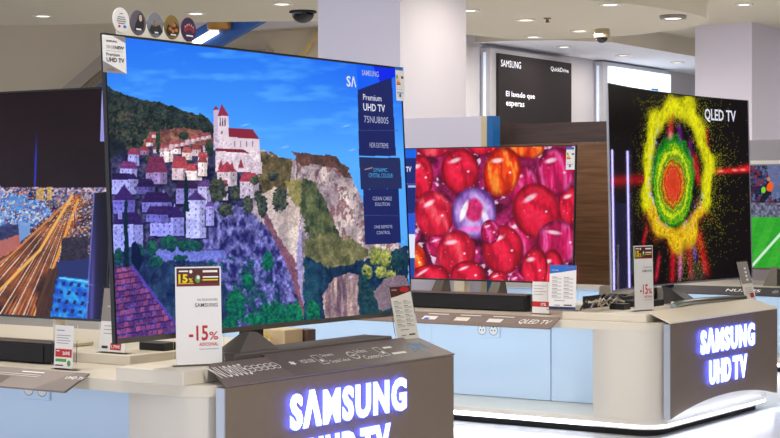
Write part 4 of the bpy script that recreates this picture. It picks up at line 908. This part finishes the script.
# ------------------------------------------------------------------ partitions behind the sets
g = thing('partition_panel', 'white partition with a cream and blue end behind the red bead television', 'partition', (-5.7, 8.5, TOPZ))
pe = at(493, 130, Y=8.44); pc = at(487, 130, Y=8.44); pw = at(481, 130, Y=8.44); zt = at(440, 117.5, Y=8.44).z
m = MB(); m.box((-6.9, 8.44, TOPZ), (pw.x, 8.52, zt), mat('partition_white', (232, 228, 246), .45, noise=.015)); m.build('board', g)
m = MB(); m.box((pw.x + .0005, 8.44, TOPZ), (pc.x, 8.52, zt), mat('partition_cream', (226, 208, 170), .45)); m.build('edge_band', g)['label'] = 'cream edge band'
m = MB(); m.box((pc.x + .0005, 8.438, TOPZ), (pe.x, 8.52, zt), mat('partition_blue', (24, 104, 176), .45)); m.build('end_cap', g)['label'] = 'blue end cap'
WOOD = wood_mat('dark_walnut', (112, 74, 50), (150, 112, 82)); WOOD2 = wood_mat('dark_walnut_cap', (62, 45, 41), (82, 62, 56))
g = thing('wood_panel', 'tall dark walnut panel standing behind the red bead television', 'panel', (-5.2, 8.66, TOPZ))
zc = at(500, 124.3, Y=8.62).z; zm = at(500, 143.5, Y=8.62).z
m = MB(); m.box((-6.2, 8.62, TOPZ + .103), (-4.33, 8.70, zm - .004), WOOD); m.build('lower_board', g)
m = MB(); m.box((-6.2, 8.615, zm), (-4.33, 8.705, zc), WOOD2); m.build('top_board', g)
g = thing('partition_panel', 'grey partition behind the football television at the right edge', 'partition', (-4.4, 11.7, TOPZ))
zt = at(760, 140, Y=11.66).z
m = MB(); m.box((-6.0, 11.66, TOPZ), (-3.6, 11.74, zt), mat('partition_grey', (168, 164, 172), .45)); m.build('board', g)
m = MB(); m.box((-6.0, 11.64, at(760, 164, Y=11.64).z), (-3.6, 11.659, at(760, 160.5, Y=11.64).z), CARD); m.build('edge_band', g)

# ------------------------------------------------------------------ the room
FLOOR = tile_mat('pale_floor', (226, 227, 232))
CEIL = mat('ceiling_paint', (212, 204, 184), .8, noise=.012, nscale=1.5)
WALLM = mat('wall_paint', (206, 202, 206), .8, noise=.012, nscale=2)
WALLB = mat('wall_beige', (222, 204, 172), .8, noise=.02, nscale=1)
PILL = mat('pillar_paint', (224, 219, 232), .7, noise=.01, nscale=3)
m = MB(); m.box((-30, -6, -.1), (12, 42, 0), FLOOR); struct(m.build('floor'))
m = MB(); m.box((-9.3, 14.4, 0), (-9.1, 42, 2.95), WALLM); struct(m.build('wall_back'))
cz = 2.95; sz = 2.75
wl = at(-260, 100, Y=15.6); wr = at(480, 100, Y=15.6)
m = MB(); m.box((-24, 15.6, 0), (-9.31, 15.8, 4.2), WALLB); struct(m.build('wall_left'))
# upper ceilings
m = MB(); m.box((-9.1, -6, cz), (12, 42, cz + .1), CEIL); struct(m.build('ceiling'))
m = MB(); m.box((-30, -6, 3.9), (-9.11, 42, 4.0), CEIL); struct(m.build('ceiling_high'))
# dropped soffits
def soffit(name, pts, z0, z1, m_=CEIL):
    m = MB(); n = len(pts); V = [(p[0], p[1], z0) for p in pts] + [(p[0], p[1], z1) for p in pts]
    m.add(V, [tuple(range(n))[::-1], tuple(range(n, 2 * n))], m_); m.add(V, [(i, (i + 1) % n, n + (i + 1) % n, n + i) for i in range(n)], CEIL); return struct(m.build(name))
E1 = [at(px, py, Z=sz) for px, py in ((-300, 32), (0, 26), (120, 23.2), (320, 20.8), (467, 34.5), (513, 39.5), (560, 39.5), (600, 37.5), (640, 34.5), (675, 30), (693, 27), (704, 24), (708.5, 20.5), (706, 17.6), (697, 15), (680, 11.5), (653, 7), (620, 3), (587, 0), (520, -5), (300, -18))]
near = [(p.x, p.y) for p in E1] + [(-2.6, 5.2), (-2.6, -5), (-16, -5)]
soffit('ceiling_soffit', near[::-1], sz, cz - .001)
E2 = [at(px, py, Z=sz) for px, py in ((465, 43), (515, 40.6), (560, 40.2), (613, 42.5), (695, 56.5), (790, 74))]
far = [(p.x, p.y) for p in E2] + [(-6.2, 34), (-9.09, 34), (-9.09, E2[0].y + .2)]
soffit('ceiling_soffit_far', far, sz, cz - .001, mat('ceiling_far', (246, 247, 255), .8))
m = MB(); m.box((3.2, 3, 0), (3.4, 34, 2.95), mat('reflection_dark_wall', (70, 62, 60), .7)); struct(m.build('wall_right_added'))  # unseen dark wall added to darken what the screens reflect
m = MB(); m.box((-9.1, 34.1, 0), (3.4, 34.3, 2.95), mat('wall_far_paint', (168, 146, 134), .8)); struct(m.build('wall_far'))
g = thing('reflected_tube_stand', 'unseen dark stand added to hold two violet-white light tubes reflected in the curved screen', 'reflected light stand', (-2.38, 14.1, 0))  # stand added out of view so its tubes reflect in the curved screen
m = MB(); m.box((-2.64, 14.06, 0), (-2.12, 14.16, .3), BLACKM, .01); m.box((-2.52, 14.08, .3), (-2.24, 14.12, 1.2), mat('totem_blue', (30, 30, 84), .4), .005); m.build('body', g)
for x in (-2.585, -2.165):
    m = MB(); m.tube([(x, 14.04, .3), (x, 14.04, 1.0), (x, 14.04, 1.66)], .022, mat('totem_tube', (255, 255, 255), .5, emit=(170, 160, 255), es=9), 10); m.build('light_tube', g)
# pillars
def pillar(x0, y0, x1, y1, label):
    m = MB(); m.box((x0, y0, .12), (x1, y1, cz + .02), PILL); o = m.build('wall_pillar'); struct(o)
    m = MB(); m.box((x0 - .012, y0 - .012, 0), (x1 + .012, y1 + .012, .119), TITAN2); struct(m.build('baseboard_pillar')); return o
pillar(-7.49, 10.15, -6.76, 11.06, ''); pillar(-7.33, 16.6, -6.7, 17.6, '')
# escalator seen above the sets
g = thing('escalator', 'blue-sided escalator with a light tube beyond the ceiling edge', 'escalator', (-11.0, 14.2, 0))
def bar(P0, P1, w, d, Y, m):
    a, b_ = at(*P0, Y=Y), at(*P1, Y=Y); dirv = (b_ - a).normalized(); up = Vector((0, 1, 0)).cross(dirv).normalized()
    if up.z < 0: up = -up
    o = MB(); q = lambda p, s: [p - up * w / 2, p + up * w / 2]
    A_ = [a - up * w / 2, a + up * w / 2, a + up * w / 2 + Vector((0, d, 0)), a - up * w / 2 + Vector((0, d, 0))]; B_ = [b_ - up * w / 2, b_ + up * w / 2, b_ + up * w / 2 + Vector((0, d, 0)), b_ - up * w / 2 + Vector((0, d, 0))]
    o.hull(A_, B_, m); return o
BLUEE = mat('escalator_blue', (44, 98, 176), .45); GREYE = mat('escalator_grey', (176, 160, 138), .5)
bar((-215, 280), (290, -10), .30, .08, 14.2, BLUEE).build('side_panel', g)
bar((168, 59), (217, 30), .075, .02, 14.17, mat('fluorescent', (255, 255, 255), .5, emit=(255, 246, 226), es=2.5)).build('light_tube', g)
m = MB(); c = at(219, 24, Y=14.1); m.lathe([(.0, -.06), (.12, -.06), (.13, -.03), (.13, .1), (.0, .1)], (c.x, c.y, c.z), mat('copper_ring', (176, 126, 56), .4, .3), 24); m.build('drive_drum', g)
g2 = thing('stair_stringer', 'beige sloping stair side against the far left wall', 'staircase', (-14, 15.4, 0))
bar((20, 132), (170, 2), .16, .05, 15.4, GREYE).build('stringer', g2); bar((44, 128), (194, 3), .05, .1, 15.45, mat('stair_edge', (140, 124, 104), .5)).build('handrail', g2)
gw = at(262, 40, Y=15.55)
m = MB(); m.box((at(200, 40, Y=15.5).x, 15.45, 2.55), (at(266, 40, Y=15.45).x, 15.59, 2.86), mat('grey_beam', (168, 158, 150), .7)); struct(m.build('trim_beam'))
m = MB(); a, b_ = at(266, 31, Y=15.5), at(330, 27, Y=15.5); m.box((at(170, 30, Y=15.4).x, 15.3, a.z), (at(380, 30, Y=15.4).x, 15.44, a.z + .3), mat('white_beam', (214, 206, 204), .7)); struct(m.build('trim_beam_high'))
bar((296, 62), (318, 30), .05, .05, 15.5, mat('gold_line', (200, 176, 120), .5)).build('wall_rail', None) and None
o = bpy.data.objects.get('wall_rail'); tag(o, 'thin pale rail sloping on the far wall beside the pillar', 'rail')

# wall signs
def wsign(label, pxl, pxr, ytl, ybot, face, draw, emit=False):
    X = -9.08; a = at(pxl, ytl, X=X + .13); b_ = at(pxr, ytl, X=X + .13); zt = a.z; zb = .9
    g = thing('wall_display', label, 'wall sign', (X, (a.y + b_.y) / 2, zb))
    m = MB(); m.box((X - .015, a.y - .12, zb - .05), (X + .10, b_.y + .02, zt + .05), mat('sign_frame', (186, 184, 188), .5)); m.build('frame', g)
    m = MB(); m.box((X + .101, a.y, zb), (X + .13, b_.y, zt), face); draw(m, Vector((X + .1312, a.y, zb)), Vector((0, 1, 0)), ZU, b_.y - a.y, zt - zb); m.build('panel', g)
    m = MB(); m.box((X + .03, a.y - .15, zb), (X + .05, a.y - .121, zt), mat('cyan_led', (230, 240, 255), .5, emit=(190, 212, 255), es=.32)); m.build('led_strip', g)
def ds1(o, O, R, U, w, h):
    def put(body, xa, ya, xb, yb, bold):
        a, b_ = at(xa, ya, X=O.x), at(xb, yb, X=O.x); o.text(body, O, R, U, a.y - O.y, a.z - O.z, b_.y - a.y, a.z * 0 + (at(xa, yb - (xb - xa) * .06, X=O.x).z - a.z), GLYPH2, bold)
    put('SAMSUNG', 501, 66.4, 521, 60.6, .0); put('QuickDrive', 550.8, 71.4, 568.5, 67.4, 0)
    put('El lavado que', 506, 97.8, 534.8, 92.5, .01); put('esperas', 506, 107.4, 524.4, 102.4, .01)
GLYPH2 = mat('sign_text', (240, 240, 250), .5, emit=(236, 238, 250), es=.7)
wsign('tall dark wall sign with white lettering about laundry above the walnut panel', 498.5, 571.5, 53, 124, mat('sign_dark', (34, 28, 30), .7, spec=.2, emit=(40, 34, 36), es=.5), ds1)
def ds2(o, O, R, U, w, h):
    o.text('', O, R, U, w * .66, h * .87, w * .12, h * .025, CYANINK, .03)
    for k in range(3): o.rect(O, R, U, w * .66, h * (.84 - k * .022), w * (.9 - .04 * k), h * (.848 - k * .022), CYANINK)
wsign('bright white backlit wall sign behind the curved television', 610, 671, 66, 124, mat('sign_light', (240, 246, 255), .5, emit=(226, 240, 255), es=.95), ds2)

# ------------------------------------------------------------------ lamps, cameras and sprinkler on the ceiling
LENS = mat('lamp_lens', (255, 255, 255), .5, emit=(255, 247, 228), es=3.2)
RIM = mat('lamp_rim', (226, 220, 210), .4)
def downlight(px, py, label, z=sz, r=.075, power=14, drop=.0, loc=None):
    p = at(px, py, Z=z) if loc is None else Vector(loc)
    g = thing('ceiling_light', label, 'ceiling light', (p.x, p.y, z), 0, 'recessed ceiling lights')
    m = MB(); m.lathe([(r * .78, -.004 - drop), (r * .85, -.012 - drop), (r * 1.15, -.010 - drop), (r * 1.2, 0), (r * .9, -.001)], (p.x, p.y, z), RIM if drop == 0 else CARDG, 28); m.build('rim', g)
    m = MB(); m.lathe([(.0005, -.006 - drop), (r * .78, -.005 - drop)], (p.x, p.y, z), LENS, 28); m.build('lens', g)
    if power:
        L = bpy.data.lights.new('lamp', 'AREA'); L.shape = 'DISK'; L.size = r * 2; L.energy = power; L.color = (1, .93, .82)
        lo = bpy.data.objects.new('lamp', L); COL.objects.link(lo); lo.location = (p.x, p.y, z - .03 - drop)
lamps = ((43, 15.5, 'round ceiling light at the far left above the night city television'), (196, 13, 'round ceiling light above the film badges of the village television'), (282, 3.5, 'square-edged ceiling light above the black dome camera'),
         (469, 10, 'ceiling light partly hidden by the bright side of the white pillar'), (526, 19.5, 'ceiling light left of the small sprinkler head'), (533, 36.5, 'ceiling light above the middle of the dark wall sign'),
         (580, 30.5, 'ceiling light just left of the beige dome camera'), (610, 4, 'ceiling light at the top edge, above the beige dome camera'), (673, 15.5, 'largest ceiling light, at the rounded end of the soffit'))
for px, py, lb in lamps: downlight(px, py, lb, power=8, r=.1 if px == 673 else .08, drop=.02 if px == 673 else 0)
downlight(564, 46.5, 'ceiling light above the right edge of the dark wall sign', power=7)
downlight(623, 55, 'far ceiling light above the left end of the bright white wall sign', power=7)
downlight(677, 62, 'far ceiling light above the right end of the bright white wall sign', power=7)
downlight(744, 4, 'ceiling light in the high ceiling before the right pillar', z=cz, power=7)
p = at(303, 11, Z=sz); g = thing('security_camera', 'black dome camera on the ceiling beside the lavender pillar', 'camera', (p.x, p.y, sz))
m = MB(); m.lathe([(.115, 0), (.12, -.015), (.1, -.02), (.0005, -.02)], (p.x, p.y, sz), BLACKM, 28); m.build('mount', g)
m = MB(); m.lathe([(.098 * cos(t), -.02 - .085 * sin(t)) for t in np.linspace(0, pi / 2 - .005, 10)], (p.x, p.y, sz), mat('dome_black', (16, 14, 18), .12), 28); m.build('dome', g)
p = at(602, 29, Z=sz); g = thing('security_camera', 'beige dome camera on the ceiling above the walnut panel', 'camera', (p.x, p.y, sz))
m = MB(); m.lathe([(.07, 0), (.075, -.03), (.075, -.075), (.06, -.085), (.0005, -.085)], (p.x, p.y, sz), mat('camera_beige', (176, 160, 128), .5), 24); m.build('mount', g)
m = MB(); m.lathe([(.055 * cos(t), -.085 - .05 * sin(t)) for t in np.linspace(0, pi / 2 - .005, 8)], (p.x, p.y, sz), mat('dome_black', (16, 14, 18)), 24); m.build('dome', g)
p = at(547.5, 18, Z=sz); m = MB(); m.lathe([(.036, 0), (.036, -.006), (.014, -.014), (.012, -.03), (.022, -.034), (.022, -.04), (.0005, -.04)], (p.x, p.y, sz), mat('sprinkler_brass', (120, 96, 70), .4, .5), 16); tag(m.build('sprinkler'), 'small brass sprinkler head on the ceiling right of a light', 'sprinkler')

# shop ceiling lamps over and around the counters, and added fill lamps (outside the frame)
def lamp(loc, e, size=.5, col=(1, .96, .92), rot=(0, 0, 0)):
    L = bpy.data.lights.new('ceiling_and_fill_lamp', 'AREA'); L.shape = 'DISK'; L.size = size; L.energy = e; L.color = col
    o = bpy.data.objects.new('ceiling_and_fill_lamp', L); COL.objects.link(o); o.location = loc; o.rotation_euler = rot
lamp((-4.15, 4.55, 2.7), 16, .3, (1, .92, .76)); lamp((-4.3, 8.1, 2.7), 10, .3, (1, .92, .78))
for x, y in ((-4.3, 3.4), (-4.4, 6.2), (-3.0, 8.4), (-5.2, 9.6), (-6.0, 5.0), (-2.8, 12.5), (-5.5, 13.2), (-7.5, 14.3)): lamp((x, y, 2.7), 22)
lamp((-6.15, 10.6, 2.72), 9, .2, (1, .92, .74))
lamp((-7.2, 8.3, 2.66), 8, .3, (.84, .87, 1), (.95, 0, 0))  # added bluish fill, no fixture, brightens the near face of the pillar
lamp((-9.7, 14.9, 3.5), 26, .3, (1, .92, .78), (.4, 0, 0))
for x, y, e, rx, ry in ((-.9, 3.4, 52, .1, .7), (-3.4, 1.6, 3, .5, 0), (-5.2, 2.0, 3, .45, 0), (-1.2, 6.6, 10, 0, .5), (-3.6, 13.8, 24, 0, .5), (-4.5, 18, 30, .2, .2), (-3, 22, 30, .2, .2)): lamp((x, y, 2.7), e, .4, (1, .97, .93), (rx, ry, 0))  # unseen fill lamps added and aimed to brighten counters, signs and right pillar
W = bpy.data.worlds.new('shop'); SC.world = W; W.use_nodes = True
bg = W.node_tree.nodes['Background']; bg.inputs[0].default_value = (.83, .90, 1.12, 1); bg.inputs[1].default_value = 1.7

# ------------------------------------------------------------------ camera and view
cd = bpy.data.cameras.new('camera'); cd.sensor_width = 36; cd.lens = 36 * F / 780; cd.shift_y = -(219 - HZ) / 780; cd.clip_end = 200
co = bpy.data.objects.new('camera', cd); COL.objects.link(co); co.location = (0, 0, CAMH); co.rotation_euler = (radians(90), 0, A); SC.camera = co
SC.view_settings.view_transform = 'Standard'; SC.view_settings.look = 'None'; SC.view_settings.gamma = 1; SC.view_settings.exposure = 0
SC.view_settings.use_curve_mapping = False
SC.cycles.max_bounces = 8; SC.cycles.transparent_max_bounces = 12
